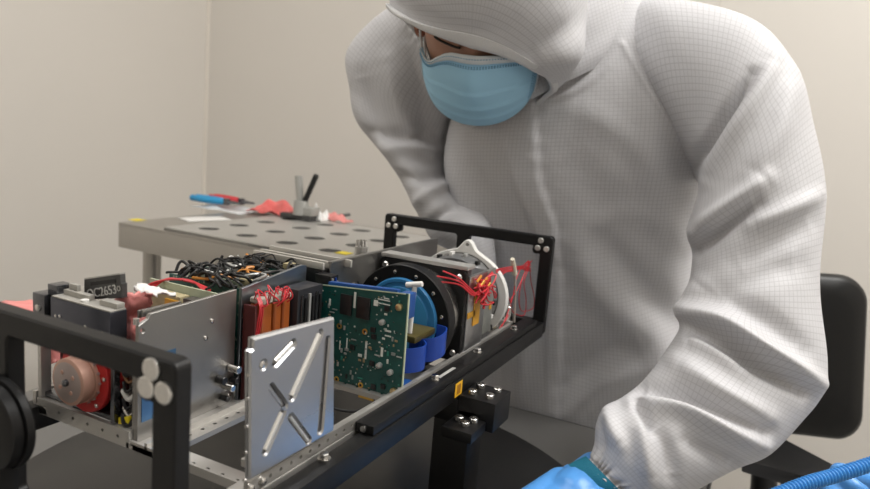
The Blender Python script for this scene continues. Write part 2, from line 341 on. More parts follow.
for A_, B_, r_ in (((276, 362), (293, 344), .0023), ((320, 334.5), (292.5, 396), .0026), ((282.5, 413), (266, 450), .0024), ((291, 417), (309, 441), .0016)):
    q1, q2 = xp(*A_), xp(*B_); p = MB(); w_ = W1-.0016; p.tube([(q1[0], w_, q1[1]), (q2[0], w_, q2[1])], r_*.92, 16, 1); p.build('slot_glint_bar', GLINTM, xpnl, smooth=60)  # convex bar added in the slot to imitate light glinting off the groove
for h_ in (.033, .05, .066, .083, .097):
    p = MB(); a = xp(250, 400)[0]; p.cyl((a+.0004, W1-.0017, h_), (a-.0008, W1-.0017, h_), .0012, 10); p.build('edge_screw', STEEL, xpnl)
p = MB(); a = xp(263.5, 365); p.lathe((a[0], W1-.0017, a[1]), (0, 1, 0), [(0, .0024), (.0012, .0024), (.0016, .0016)], 16); p.build('panel_screw', STEEL, xpnl)
p = MB(); p.box((.085, .205, .0285), (.112, .2215, .0335), .0005); p.box((.116, .205, .0285), (.15, .2215, .034), .0005); p.build('mounting_foot', AL, sat)
for l_ in (.085, .0955):
    p = MB(); p.lathe((l_-.01, .2222, .024), (0, 1, 0), [(0, .0024), (.0015, .0024), (.002, .0016)], 16); p.build('rail_screw', STEEL, sat)
# front circuit board
L1 = .265
def bp_(px, py): a = un(px, py, 'l', L1); return (a[1], a[2])
bo = [bp_(309.5, 283), bp_(310, 379), bp_(400.5, 402), bp_(408.5, 294)]
p = MB(); p.plate([bo], L1, L1+.0016, 'l'); board = p.build('circuit_board', PCB, sat)
def part_box(name, px0, py0, px1, py1, t, m, parent=None, bev=0.):
    (a, b), (c, d) = bp_(px0, py0), bp_(px1, py1); (_, b2) = bp_(px0, py1)
    p = MB(); p.box((L1-t, min(a, c), min(b, d, b2)), (L1, max(a, c), max(b, bp_(px1, py0)[1])-.0012), bev); return p.build(name, m, parent or board)
part_box('memory_chip', 341.5, 294, 352, 313.5, .0016, CHIP, bev=.0003); part_box('memory_chip', 358, 297, 370, 317.5, .0016, CHIP, bev=.0003)
for x, y in ((339.5, 326), (365, 331.6), (336.7, 379), (360.7, 385)):
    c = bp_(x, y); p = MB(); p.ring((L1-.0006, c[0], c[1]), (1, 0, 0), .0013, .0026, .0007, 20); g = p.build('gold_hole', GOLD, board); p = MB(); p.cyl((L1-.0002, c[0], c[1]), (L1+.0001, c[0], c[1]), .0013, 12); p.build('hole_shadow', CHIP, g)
for x, y in ((316.6, 288), (399.7, 307), (394, 391)):
    c = bp_(x, y); p = MB(); p.lathe((L1-.003, c[0], c[1]), (1, 0, 0), [(0, .0018), (.0006, .003), (.003, .0032)], 18); p.build('board_screw', mat('brass', (.72, .55, .30), .3, 1), board)
part_box('edge_connector', 359, 392.5, 374, 397, .0008, GOLD)
p = MB(); a = bp_(408.5, 294); b = bp_(400.5, 402); p.plate([[(a[0]-.0002, a[1]), (a[0]+.0007, a[1]), (b[0]+.0007, b[1]), (b[0]-.0002, b[1])]], L1-.0002, L1+.0018, 'l'); p.build('board_edge', PCBE, board)
p = MB(); a = bp_(309.5, 283); c = bp_(406, 293.6); p.plate([[(a[0], a[1]), (c[0], c[1]), (c[0], c[1]-.0009), (a[0], a[1]-.0009)]], L1-.0003, L1+.0002, 'l'); p.build('board_edge', PCBE, board)
CG = [mat('comp_white', (.60, .62, .58), .5), mat('comp_grey', (.30, .33, .32), .4, .4), CHIP, mat('comp_tan', (.32, .24, .13), .5), SOLD, mat('comp_green', (.03, .20, .15), .4)]
cell = []
rb = random.Random(11)
while len(cell) < 92:                   # parts soldered all over the board
    x = rb.uniform(313, 401); y = rb.uniform(290, 392); top = 283+(x-309.5)*.111
    if y < top+4 or y > 377+(x-310)*.245-3: continue
    if 336 < x < 374 and 289 < y < 322: continue
    w_, h_ = rb.choice(((2.2, 1.4), (1.4, 2.4), (3.2, 2), (2, 4.5), (1.5, 1.5), (4.5, 3), (1.2, 1.2), (5.5, 5), (6, 1.2)))
    if any(abs(x-q[0]) < (w_+q[2])/2+.4 and abs(y-q[1]) < (h_+q[3])/2+.4 for q in cell): continue
    cell.append((x, y, w_, h_)); c = bp_(x, y); s_ = .00085/2; p = MB()
    big = w_*h_ > 20
    p.box((L1-(.0012 if big else .0007), c[0]-w_*s_, c[1]-h_*s_), (L1, c[0]+w_*s_, c[1]+h_*s_), .0001); p.build('surface_component', CHIP if big else rb.choice(CG), board)
nt_ = PCB.node_tree; vo = nd(nt_, 'ShaderNodeTexVoronoi', feature='F1', distance='CHEBYCHEV'); vo.inputs['Scale'].default_value = 420; tcp = nd(nt_, 'ShaderNodeTexCoord'); nt_.links.new(tcp.outputs['Object'], vo.inputs['Vector'])
cr_ = nd(nt_, 'ShaderNodeSeparateColor'); nt_.links.new(vo.outputs['Color'], cr_.inputs[0]); gt = nd(nt_, 'ShaderNodeMath', operation='GREATER_THAN'); gt.inputs[1].default_value = .86; nt_.links.new(cr_.outputs[0], gt.inputs[0])
ls_ = nd(nt_, 'ShaderNodeMath', operation='LESS_THAN'); ls_.inputs[1].default_value = .36; nt_.links.new(vo.outputs['Distance'], ls_.inputs[0]); ml = nd(nt_, 'ShaderNodeMath', operation='MULTIPLY'); nt_.links.new(gt.outputs[0], ml.inputs[0]); nt_.links.new(ls_.outputs[0], ml.inputs[1])
bs_ = nt_.nodes['Principled BSDF']; old = bs_.inputs['Base Color'].links[0].from_socket; mxp = nd(nt_, 'ShaderNodeMix', data_type='RGBA'); nt_.links.new(ml.outputs[0], mxp.inputs[0]); nt_.links.new(old, mxp.inputs[6]); mxp.inputs[7].default_value = (.26, .32, .27, 1); nt_.links.new(mxp.outputs[2], bs_.inputs['Base Color'])
res = []
while len(res) < 80:
    x = rb.uniform(313, 402); y = rb.uniform(288, 394); top = 283+(x-309.5)*.111
    if y < top+3 or y > 377+(x-310)*.245-2 or (337 < x < 373 and 290 < y < 321): continue
    w_, h_ = rb.choice(((.9, .9), (1.4, .8), (.8, 1.6), (1.8, .8)))
    if any(abs(x-q[0]) < (w_+q[2])/2+.15 and abs(y-q[1]) < (h_+q[3])/2+.15 for q in cell+res): continue
    res.append((x, y, w_, h_)); c = bp_(x, y); s_ = .00085/2; p = MB(); p.box((L1-.0005, c[0]-w_*s_, c[1]-h_*s_), (L1, c[0]+w_*s_, c[1]+h_*s_)); p.build('chip_resistor', rb.choice((CG[0], CG[1], CG[3], SOLD, CHIP)), board)
for x, y, w_, h_ in ((366, 350, .0018, .016), (340, 345, .001, .008), (347, 343, .001, .009), (330, 302, .0018, .006), (388, 331, .006, .0016), (388, 336, .006, .0012), (355, 300, .002, .014), (384, 300, .012, .0009), (384, 304, .012, .0009), (376, 303, .004, .005), (382, 352, .0022, .008)):
    c = bp_(x, y); p = MB(); p.box((L1-.0004, c[0]-w_/2, c[1]-h_/2), (L1, c[0]+w_/2, c[1]+h_/2)); p.build('printed_mark', SILK, board)
for x, y in ((383, 322), (391, 372), (380, 365)):
    c = bp_(x, y); p = MB(); p.lathe((L1-.004, c[0], c[1]), (1, 0, 0), [(0, .0012), (.0005, .0024), (.004, .0026)], 16); p.build('capacitor', SOLD, board)
# blue connectors at the board
p = MB(); p.hexa([(.2668, .135, .094), (.2668, .205, .1), (.272, .205, .1), (.272, .135, .094), (.2668, .135, .1035), (.2668, .205, .1085), (.272, .205, .1085), (.272, .135, .1035)], .0005); p.build('blue_connector', mat('blue_connector', (.012, .07, .26), .35), sat)
p = MB(); p.box((.2668, .207, .085), (.279, .2165, .1065), .0006); p.build('blue_connector', mat('blue_connector', (0, 0, 0)), sat)
p = MB(); p.box((.2668, .205, .0205), (.282, .2175, .028), .0006); p.build('blue_connector', mat('blue_connector', (0, 0, 0)), sat)
# battery cells
for i, l_ in enumerate((.1865, .2015, .2125)):
    w_ = .0125 if i == 0 else .0092
    p = MB(); p.box((l_, .1175, .022), (l_+w_, .1305, .0965), .0025, 3); ce = p.build('battery_cell', ORG, sat)
    p = MB(); p.box((l_-.0003, .1172, .0965), (l_+w_+.0003, .1312, .1015), .002, 3); p.build('cell_cap', mat('cell_cap', (.36, .33, .28), .5, noise=.2), ce)
rw = random.Random(5)
for i in range(11):
    a0 = rw.uniform(.18, .226); b0 = a0+rw.uniform(-.014, .014); w_ = rw.uniform(.119, .134)
    pts = [(a0, w_, .098), (a0-.002, w_+.004, .102+rw.uniform(0, .006)), ((a0+b0)/2, w_+rw.uniform(-.003, .006), .104+rw.uniform(0, .004)), (b0, w_+.006, .1), (b0-.002, w_+.002, .0975+rw.uniform(-.003, .003))]
    p = MB(); p.tube(pts, .0006, 6, 5); p.build('red_wire', RED, sat)
for i in range(4):
    p = MB(); a0 = .1795+.0012*i; p.tube([(a0, .131, .104), (a0-.002, .136, .097), (a0-.003+.001*(i % 2), .135, .085), (a0-.001, .132, .072), (a0+.001, .131, .069-.003*i)], .0006, 6, 5); p.build('red_wire', RED, sat)
p = MB(); p.box((.1815, .116, .0165), (.1845, .128, .096), .0006); p.build('pack_frame', mat('dull_red_frame', (.10, .022, .022), .4, .3), sat)
p = MB(); p.box((.2245, .1175, .022), (.2585, .1355, .103), .0008); rk = p.build('connector_rack', mat('rack_black', (.02, .021, .026), .35, noise=.3), sat)
for i, m_ in enumerate((DKM, CHIP, SOLD, CHIP, DKM, CHIP)):
    p = MB(); l_ = .228+.005*i; p.box((l_, .1355, .04+.004*(i % 3)), (l_+.0026, .1372, .098-.003*(i % 2)), .0003); p.build('connector_pin_row', m_, rk)
for i, (l_, h_) in enumerate(((.16, .04), (.166, .033), (.164, .024), (.172, .046), (.174, .036))):
    p = MB(); p.cyl((l_, .1128, h_), (l_, .12+.003*(i % 2), h_), .0032-.0005*(i % 3), 14, bev=.0004); p.build('coax_plug', (CHIP, STEEL, CHIP, STEEL, CHIP)[i], sat)
# left bay: end block, name plate, reaction wheel
EB = mat('end_block_face', (.10, .105, .13), .3, .85, noise=.15)
p = MB(); p.box((BL, .0275, .077), (.0965, .0895, .1035), .0006); eb = p.build('end_block', EB, sat)
for a, b in (((BL+.0005, .028, .1035), (.096, .089, .1047)), ((.0905, .031, .1047), (.0955, .058, .1085)), ((.089, .071, .1047), (.0955, .0885, .1085)), ((.0925, .034, .1085), (.0955, .043, .113))):
    p = MB(); p.box(a, b, .0005); p.build('block_step', mat('dull_step', (.46, .445, .41), .5, .5), eb)
p = MB(); p.lathe((.0875, .058, .1047), (0, 0, 1), [(0, .0028), (.0016, .0028), (.002, .002)], 20); p.build('block_pin', WHP, eb)
for w_, h_ in ((.034, .091), (.0385, .0915), (.0655, .0895), (.0835, .0885)):
    p = MB(); p.lathe((BL, w_, h_), (-1, 0, 0), [(0, .0013), (.0009, .0013), (.0012, .0008)], 12); p.build('block_screw', STEEL, eb)
p = MB(); p.box((BL-.001, .009, .082), (.1, .022, .104), .0006); p.box((BL+.003, .0235, .077), (.1, .0265, .1045)); p.box((.088, .017, .104), (.1, .0275, .1105), .0005); cb = p.build('corner_block', DKM, sat)
p = MB(); p.lathe((BL-.001, .0155, .0935), (-1, 0, 0), [(0, .0026), (.001, .0026), (.0016, .0016)], 16); p.build('block_screw', STEEL, cb)
SG = mat('name_plate_grey', (.10, .10, .10), .42, .6, noise=.25, nscale=90)
def sg(px, py): a = un(px, py, 'l', .1); return (a[1], a[2])
so = [sg(84, 300), sg(84, 279.5), sg(120, 274.5), sg(120.5, 283), sg(122, 284), sg(122, 298)]
p = MB(); p.plate([so], .1, .1045, 'l', .0003); np_ = p.build('name_plate', SG, sat)
a, b = np.array(sg(91, 281.8)), np.array(sg(116, 278.8)); p = MB(); dn = np.array([.0, -.0028]); p.plate([[tuple(a), tuple(b), tuple(b+dn), tuple(a+dn)]], .0996, .1, 'l'); p.build('plate_groove', CHIP, np_)
a, b = np.array(sg(84.5, 279)), np.array(sg(119.8, 274.2)); p = MB(); p.plate([[tuple(a), tuple(b), tuple(b+[0, .0007]), tuple(a+[0, .0007])]], .0998, .1047, 'l'); p.build('plate_top_edge', AL, np_)
a = np.array(sg(92, 294.3)); b = np.array(sg(112, 290.7)); ex = np.array([0, *(b-a)]); ex /= np.linalg.norm(ex); ey = np.array([0, -ex[2], ex[1]]); ctr = (a+b)/2
p = MB(); p.text('OC2653', .0092, (.0997, ctr[0], ctr[1]+.0004), ex, ey, .0002); p.build('engraved_letters', mat('engraved_light', (.62, .62, .60), .5), np_)
a = sg(118.8, 288.5); p = MB(); p.ring((.0996, a[0], a[1]), (1, 0, 0), .0012, .0019, .0005, 16); p.build('plate_hole', AL, np_)
# wheel
wc = np.array(un(67, 382.5, 'l', .072)); wc[0] = .072
p = MB(); p.lathe(wc, (1, 0, 0), [(0, .0150), (.0008, .0166), (.008, .0168), (.0085, .0160), (.0092, .0160), (.0096, .0172), (.0130, .0175)], 64); wh = p.build('reaction_wheel', PINK, sat, smooth=40)
p = MB(); p.lathe(wc-[.0004, 0, 0], (1, 0, 0), [(0, .0135), (.0006, .0146)], 48); p.build('wheel_face', PINKG, wh)
p = MB(); p.lathe(wc-[.003, 0, 0], (1, 0, 0), [(0, .0015), (.0006, .0024), (.003, .0026)], 18); p.build('wheel_nut', DKM, wh)
for k in range(4):
    a = math.radians(35+90*k); p = MB(); p.lathe(wc+[-.0008, .008*math.cos(a), .008*math.sin(a)], (1, 0, 0), [(0, .0014), (.001, .0018)], 14); p.build('wheel_hole', PINK, wh)
for k in range(16):
    a = math.radians(22.5*k); p = MB(); q = wc+[.0115, .0177*math.cos(a), .0177*math.sin(a)]; p.lathe(q, (0, math.cos(a), math.sin(a)), [(0, .0011), (.0006, .0011)], 10); p.build('rim_stud', PINKG, wh)
p = MB(); p.lathe(wc+[.0125, 0, 0], (1, 0, 0), [(0, .0245), (.0006, .0252), (.004, .0252), (.0042, .021), (.016, .021)], 64); fl = p.build('red_flange', REDF, wh)
for k in range(6):
    a = math.radians(10+60*k); p = MB(); p.lathe(wc+[.0125, .0222*math.cos(a), .0222*math.sin(a)], (-1, 0, 0), [(0, .0016), (.0012, .0016), (.0016, .001)], 12); p.build('flange_screw', STEEL, wh)
p = MB(); p.box((.1005, .012, .024), (.104, .0885, .0768), .0005); mp_ = p.build('wheel_mount_plate', mat('mirror_dark_panel', (.20, .205, .22), .15, .95), sat)
p = MB(); p.box((BL+.004, .014, .0247), (.1, .0885, .0285), .0005); p.build('wheel_base', DKM, sat)
p = MB(); p.box((BL+.001, .0105, .0247), (BL+.009, .0145, .0768), .0006); p.build('corner_upright', AL, sat)
p = MB(); p.box((BL+.001, .0887, .0247), (BL+.006, .0925, .077), .0006); p.build('corner_upright', DKM, sat)
for w_, h_ in ((.03, .068), (.033, .055), (.035, .034), (.082, .036), (.083, .05)):
    p = MB(); p.lathe((.1005, w_, h_), (-1, 0, 0), [(0, .0017), (.001, .0017), (.0014, .001)], 12); p.build('panel_screw', STEEL, mp_)
p = MB(); p.tube([(.088, .046, .034), (.086, .047, .031), (.086, .052, .0295), (.09, .055, .031)], .0009, 8); p.build('wheel_lead', STEEL, sat)
for i in range(9):
    h_ = .028+.006*i; m_ = (CHIP, STEEL, CHIP, WHP, CHIP, mat('brown_wire', (.25, .13, .06), .5), CHIP, STEEL, CHIP)[i]
    p = MB(); p.tube([(.092, .0935, h_), (.088, .097, h_+.003), (.087+.002*(i % 2), .101, h_-.002), (.091, .1055, h_+.002)], .0011 if i % 3 else .002, 8); p.build('end_cable', m_, sat)
p = MB(); p.hexa([(.0865, .0935, .0245), (.0865, .1035, .0275), (.0895, .1035, .0275), (.0895, .0935, .0245), (.0865, .0935, .0295), (.0865, .1035, .0325), (.0895, .1035, .0325), (.0895, .0935, .0295)], .0004); p.build('yellow_tag', YEL, sat)
p = MB(); p.box((.0945, .0945, .0247), (.096, .105, .0755)); p.build('back_plate', ALS, sat)
# left bay: board stack and harness
for k, l_ in enumerate((.168, .188, .208, .228, .248, .268)):
    p = MB(); p.box((l_, .028, .02), (l_+.0018, .1085, .104+.001*(k % 2)), .0002); bs = p.build('stacked_board', PCBE if k % 2 == 0 else PCB, sat)
    p = MB(); p.box((l_+.0018, .032, .03), (l_+.010, .104, .097-.004*(k % 3)), .0008); p.build('board_module', (TAN, CHIP, SOLD, CHIP, TAN, CHIP)[k], bs)
for k, l_ in enumerate((.2835, .2935, .3115)):
    p = MB(); p.box((l_, .034 if k < 2 else .03, .1085), (l_+.0028, .1165 if k < 2 else .128, .1148 if k < 2 else .1155), .0004); rb_ = p.build('card_guide', mat('pale_guide', (.60, .58, .54), .45, .5), sat)
p = MB(); p.box((.283, .036, .02), (.3135, .1165, .1084), .0005); p.build('card_module', CHIP, sat)
p = MB(); p.box((.276, .1135, .03), (.288, .131, .106), .0005); p.build('card_connector', CHIP, sat)
for k in range(4):
    p = MB(); p.box((.277+.0025*k, .1312, .05), (.2785+.0025*k, .1325, .104-.003*(k % 2)), .0002); p.build('connector_pin_row', (SOLD, CHIP, CBL, SOLD)[k], sat)
p = MB(); p.box((.156, .035, .06), (.1665, .075, .0985), .001); p.build('coil_block', TAN, sat)
p = MB(); p.box((.1545, .06, .075), (.157, .075, .0955), .0006); p.build('coil_tape', KAP, sat)
p = MB(); p.box((.156, .078, .06), (.1665, .104, .0985), .001); p.build('coil_block', mat('coil_dark', (.06, .055, .05), .4, noise=.4), sat)
rc = random.Random(21)
for i in range(8):
    o_ = .0012*i; p = MB(); p.tube([(.157+o_*.3, .034+o_*.4, .072), (.1565, .033+o_*.3, .09), (.160+o_, .036+o_, .101+.0006*i), (.170+o_*.5, .05+o_, .1065), (.176, .066+2*o_, .107-.0004*i), (.172, .082+o_, .103)], .0008, 6, 5); p.build('red_wire', RED, sat)
for i in range(70):                     # black, orange and white harness lying over the boards
    l0 = rc.uniform(.18, .278); w0 = rc.uniform(.036, .1); an = rc.uniform(0, 6.28); ln = rc.uniform(.02, .045); pts = []
    for k in range(5):
        pts.append((min(.280, max(.165, l0+ln*(k/4-.5)*math.cos(an)+rc.uniform(-.005, .005))), min(.107, max(.031, w0+ln*1.3*(k/4-.5)*math.sin(an)+rc.uniform(-.005, .005))), .1065+rc.uniform(0, .0085)*(1 if 0 < k < 4 else .1)))
    r_ = rc.choice((.0007, .001, .0013)); m_ = BLKP if i % 17 else ORW
    if i in (6, 19, 30, 45): m_ = WHP
    p = MB(); p.tube(pts, r_, 7, 6); p.build('harness_cable', m_, sat)
for i in range(9):
    l0 = rc.uniform(.175, .275); w0 = rc.uniform(.04, .1); p = MB(); p.box((l0, w0, .104), (l0+rc.uniform(.005, .01), w0+rc.uniform(.006, .013), .110+rc.uniform(0, .003)), .0008); p.build('harness_plug', rc.choice((BLKP, BLKP, SOLD, TAN)), sat)
for i in range(4):
    p = MB(); w0 = .07+.008*i; p.tube([(.20, w0+.01, .108), (.206, w0+.022, .112+.001*i), (.215, .1045, .1135), (.235, .106, .113), (.25, .1, .11)], .0011, 7, 6); p.build('harness_cable', SOLD if i % 2 else CHIP, sat)
# silver post behind the partition
pc = C(361.5, 262, .80); p = MB(); pw = un(361.5, 245, 'w', .1); p.lathe((pw[0], .1, .02), (0, 0, 1), [(0, .0072), (.084, .0072), (.0845, .0066), (.098, .0066)], 28); po = p.build('threaded_post', AL, sat)
for k in range(8):
    a = math.radians(45*k); p = MB(); p.cyl((pw[0]+.0046*math.cos(a), .1+.0046*math.sin(a), .118), (pw[0]+.0046*math.cos(a), .1+.0046*math.sin(a), .1245), .0015, 8); p.build('post_pin', STEEL, po)
# telescope
tcen = np.array([.345, .1715, .0632])
T_ = lambda dl: tcen+[dl, 0, 0]
p = MB(); p.ring(T_(-.008), (1, 0, 0), .0392, .0515, .014, 72, .0008); tel = p.build('lens_ring', BLK, sat)
p = MB(); p.lathe(T_(-.010), (1, 0, 0), [(0, .0300), (.0006, .0305), (.0007, .0345), (-.0006, .0352), (-.0006, .0378), (.002, .0391), (.010, .0391)], 72); p.build('lens_cover', BLU, tel, smooth=30)
p = MB(); p.lathe(T_(-.0105), (1, 0, 0), [(0, .0296), (.0008, .0299)], 64); p.build('cover_face', mat('blue_cover_face', (.05, .25, .50), .32), tel)
for k in range(12):
    a = math.radians(30*k+12); p = MB(); p.lathe(T_(-.008)+[0, .0445*math.cos(a), .0445*math.sin(a)], (-1, 0, 0), [(0, .0018), (.0012, .0018), (.0016, .001)], 12); p.build('ring_screw', STEEL, tel)
p = MB(); p.ring(T_(.006), (1, 0, 0), .03, .0440, .010, 64, .001); p.build('white_ring', WHP, sat)
p = MB(); p.ring(T_(.016), (1, 0, 0), .03, .0455, .012, 64, .001); p.build('lens_barrel', STEEL, sat)
p = MB(); p.plate([rrect(.1225, .0195, .2205, .1115, .006), circ(.1715, .0632, .038, 40)], .373, .379, 'l', .0006); p.build('flange_plate', BLK, sat)
for w_, h_ in ((.13, .104), (.213, .104), (.213, .028)):
    p = MB(); p.lathe((.373, w_, h_), (-1, 0, 0), [(0, .0034), (.0008, .0034), (.0022, .0022), (.003, .0022)], 16); p.build('flange_screw', STEEL, sat)
p = MB(); p.box((.379, .126, .0195), (.452, .218, .1), .0015); p.box((.379, .126, .1), (.3905, .218, .1117)); bx = p.build('instrument_housing', mat('housing_grey', (.10, .10, .105), .4, .5), sat)
p = MB(); p.box((.3725, .124, .1118), (.3905, .2215, .1158), .0008); p.build('top_cover', mat('pale_cover', (.50, .49, .47), .4, .6), bx)
p = MB(); p.box((.381, .218, .0195), (.425, .2215, .1045), .0008); p.build('side_cover', ALM, bx)
p = MB(); p.box((.426, .218, .035), (.451, .2205, .104), .0006); p.build('side_board', mat('dull_side_board', (.32, .33, .31), .35, .6, noise=.25, nscale=80), bx)
p = MB(); p.lathe((.452, .1715, .0632), (1, 0, 0), [(0, .043), (.006, .046), (.03, .046)], 64); p.build('mirror_barrel', mat('barrel_grey', (.20, .2, .2), .35, .5), sat)
for k in range(10):
    a = math.radians(-60+20*k); p = MB(); p.box((.456+.001*(k % 2), .1715+.047*math.cos(a)-.0018, .0632+.047*math.sin(a)-.0022), (.464, .1715+.047*math.cos(a)+.0018, .0632+.047*math.sin(a)+.0022), .0003); p.build('barrel_component', (CHIP, SOLD, WHP)[k % 3], sat)
rl = [(.1715+.0565*math.cos(math.radians(t)), .0632+.0505*math.sin(math.radians(t))) for t in range(112, 430, 6)]
rl += [(.186, .1145), (.1805, .1225), (.1775, .125), (.1735, .125), (.1705, .1225), (.164, .1145)]
p = MB(); p.plate([rl, circ(.1715, .0632, .0465, 48), circ(.1755, .1195, .0018, 14)], .472, .480, 'l', .0008); p.build('mirror_ring', WHP, sat)
p = MB(); p.box((.3805, .2217, .062), (.3985, .2223, .068)); p.box((.395, .2217, .052), (.411, .2223, .095)); kt = p.build('amber_tape', KAP, bx)
p = MB(); p.box((.44, .2207, .06), (.446, .2212, .068)); p.build('amber_tape', KAP, bx)
# white T post and ribbon cables
wp = un(415, 283, 'l', .297); p = MB(); p.cyl((.297, wp[1]-.0015, .064), (.297, wp[1], .107), .0022, 12); tp = p.build('cable_post', WHP, sat)
p = MB(); p.cyl((.296, wp[1]-.008, .1065), (.298, wp[1]+.007, .1095), .0026, 12, bev=.0005); p.build('post_head', WHP, tp)
def rib(path, h0, h1, m, nm): p = MB(); p.strip([(a, b, h1+d) for a, b, d in path], [(a, b, h0+d) for a, b, d in path], .0009); return p.build(nm, m, sat)
rib([(.2685, .185, 0), (.274, .205, 0), (.286, .219, .001), (.297, .2205, .002), (.304, .213, .003), (.305, .204, .003)], .0335, .0555, CBL, 'ribbon_cable')
rib([(.305, .200, 0), (.303, .213, .001), (.308, .223, .003), (.318, .2275, .006), (.329, .224, .008), (.332, .213, .008)], .0365, .058, CBL, 'ribbon_cable')
p = MB(); p.box((.29, .188, .057), (.33, .213, .0635), .002); p.build('amber_pad', mat('olive_tape', (.07, .055, .012), .4), sat)
# red wiring over the instrument
rd = random.Random(3)
def RW(pts, r=.0006): p = MB(); p.tube(pts, r, 7, 6); p.build('red_wire', RED, sat)
for i in range(13):
    a = [rd.uniform(.386, .41), rd.uniform(.223, .229), rd.uniform(.077, .1)]; pts = [tuple(a)]
    for k in range(4): pts.append((rd.uniform(.384, .422), rd.uniform(.2235, .2345), rd.uniform(.072, .103)))
    RW(pts, .0008)
for i in range(3): RW([(.352, .205-.006*i, .112-.006*i), (.365, .216, .105-.003*i), (.378, .226, .092-.002*i), (.39, .227, .086+.002*i), (.40, .226, .09)], .0009)
wq = lambda px, py, w_=.215: un(px, py, 'w', w_)
for i in range(4): RW([(.412, .224, .098-.002*i), (.43, .2235, .1015-.001*i), wq(495, 270+i), wq(510, 267+1.5*i), wq(522, 266+i), wq(531, 262+3*i)])
RW([wq(528, 266), wq(524, 274), wq(517, 290), wq(511, 300), wq(513, 312), wq(524, 315), wq(526, 300), wq(524, 282), wq(529, 268)])
RW([wq(530, 268), wq(531, 282), wq(534, 296), wq(533, 308), wq(522, 311), wq(519, 300), wq(521, 284), wq(526, 270)])
RW([wq(512, 270), wq(503, 274), wq(501, 284), wq(507, 294), wq(511, 306), wq(507, 318), wq(501, 326), wq(498, 331)])
RW([wq(520, 270), wq(516, 280), wq(513, 296), wq(508, 312), wq(503, 324), wq(500, 332)])
for i in range(5): RW([wq(524+2*i, 260+rd.uniform(0, 8)), wq(530-i, 264+rd.uniform(-5, 5)), wq(526+i, 271), wq(521+2*i, 266)])
for i in range(4):
    p = MB(); a = np.array(wq(477+3*i, 282+5*i-(8 if i > 1 else 0), .228)); p.cyl(a, a+[.005, .002, .006], .0012, 10); p.build('wire_splice', GOLD if i % 2 else mat('amber_sleeve', (.7, .3, .03), .4), sat)
wt = wq(513, 262); p = MB(); p.tube([wq(514, 322), wq(515, 300), wq(515, 280), wq(513.5, 266)], .0016, 10, 4); sp = p.build('sensor_stalk', mat('stalk_grey', (.45, .40, .36), .5), sat)
p = MB(); p.tube([wq(514.5, 274), wq(513.5, 266), wq(512.5, 259)], .0035, 12, 3, r_end=.0026); p.build('stalk_tip', mat('ivory_tip', (.70, .65, .52), .45), sp)
q_ = wq(508, 328); p = MB(); p.cyl((q_[0], .2125, .0285), (q_[0], .2125, .046), .0042, 18, bev=.0006); p.cyl((q_[0], .2125, .046), (q_[0], .2125, .049), .003, 12); p.build('coax_connector', STEEL, sat)
p = MB(); p.tube([(q_[0], .2125, .047), (q_[0]+.008, .21, .043), (q_[0]+.014, .206, .034), (q_[0]+.03, .203, .029), (q_[0]+.04, .2, .034)], .0022, 10); p.build('black_cable', BLKP, sat)
for i in range(5):
    p = MB(); l_ = .455+.008*i; p.box((l_, .2055, .0287), (l_+.0045, .2145, .0325+.0012*(i % 3)), .0004); p.build('terminal_block', (CHIP, SOLD, CHIP, TAN, SOLD)[i], sat)
p = MB(); p.tube([un(322, 404, 'h', .018), un(340, 410, 'h', .017), un(357, 411, 'h', .017), un(372, 405, 'h', .018), un(388, 399, 'h', .0215)], .0011, 8); p.build('black_cable', BLKP, sat)
p = MB(); p.box((.272, .1385, .013), (.36, .2045, .0155), .0003); p.build('floor_plate', ALS, sat)
# pink film tucked round the satellite
def film(name, pts, label, th=.0012, m=FILM):
    n = int(len(pts)); g = MB(); P = np.array(pts, float)   # grid [rows][cols][3]
    r, c, _ = P.shape
    R2 = np.array([spline(P[i], 4) for i in range(r)]); R2 = np.array([spline(R2[:, j], 4) for j in range(R2.shape[1])]).transpose(1, 0, 2)
    R2 += rng.normal(0, .0009, R2.shape); r, c, _ = R2.shape
    verts = [tuple(v) for v in R2.reshape(-1, 3)] + [tuple(v) for v in (R2-[0, 0, th]).reshape(-1, 3)]; o = r*c; f = []
    for i in range(r-1):
        for j in range(c-1): a = i*c+j; f += [(a, a+1, a+c+1, a+c), (o+a+c, o+a+c+1, o+a+1, o+a)]
    for i in range(r-1): f += [(i*c, (i+1)*c, o+(i+1)*c, o+i*c), (i*c+c-1, o+i*c+c-1, o+(i+1)*c+c-1, (i+1)*c+c-1)]
    for j in range(c-1): f += [(j, o+j, o+j+1, j+1), ((r-1)*c+j, (r-1)*c+j+1, o+(r-1)*c+j+1, o+(r-1)*c+j)]
    return tag(g.add(verts, f).build(name, m, base=tuple(R2.reshape(-1, 3)[np.argmin(R2[..., 2])]), smooth=180), label, 'plastic film')
FG = []
for y, xs in ((291, (118, 130, 143, 152)), (302, (114, 126, 140, 152)), (314, (113, 124, 134, 146)), (328, (112, 122, 132, 142)), (342, (113, 122, 131, 139))):
    FG.append([tuple(np.array(un(x, y+(k % 2)*1.5, 'l', .1075+.0035*((k+int(y)) % 3)-.0001*max(0, y-314)))) for k, x in enumerate(xs)])
film('pink_film', FG, 'crumpled pink plastic film tucked behind the name plate of the satellite', th=.0008)
film('white_film', [[(.1135, .074, .1125), (.115, .082, .1115), (.118, .092, .1105)], [(.119, .072, .1155), (.121, .083, .1135), (.124, .094, .1115)], [(.126, .074, .1125), (.128, .086, .1125), (.131, .097, .1085)]], 'crinkled white plastic film lying on top of the pink film inside the satellite', m=mat('white_film', (.75, .73, .71), .35))
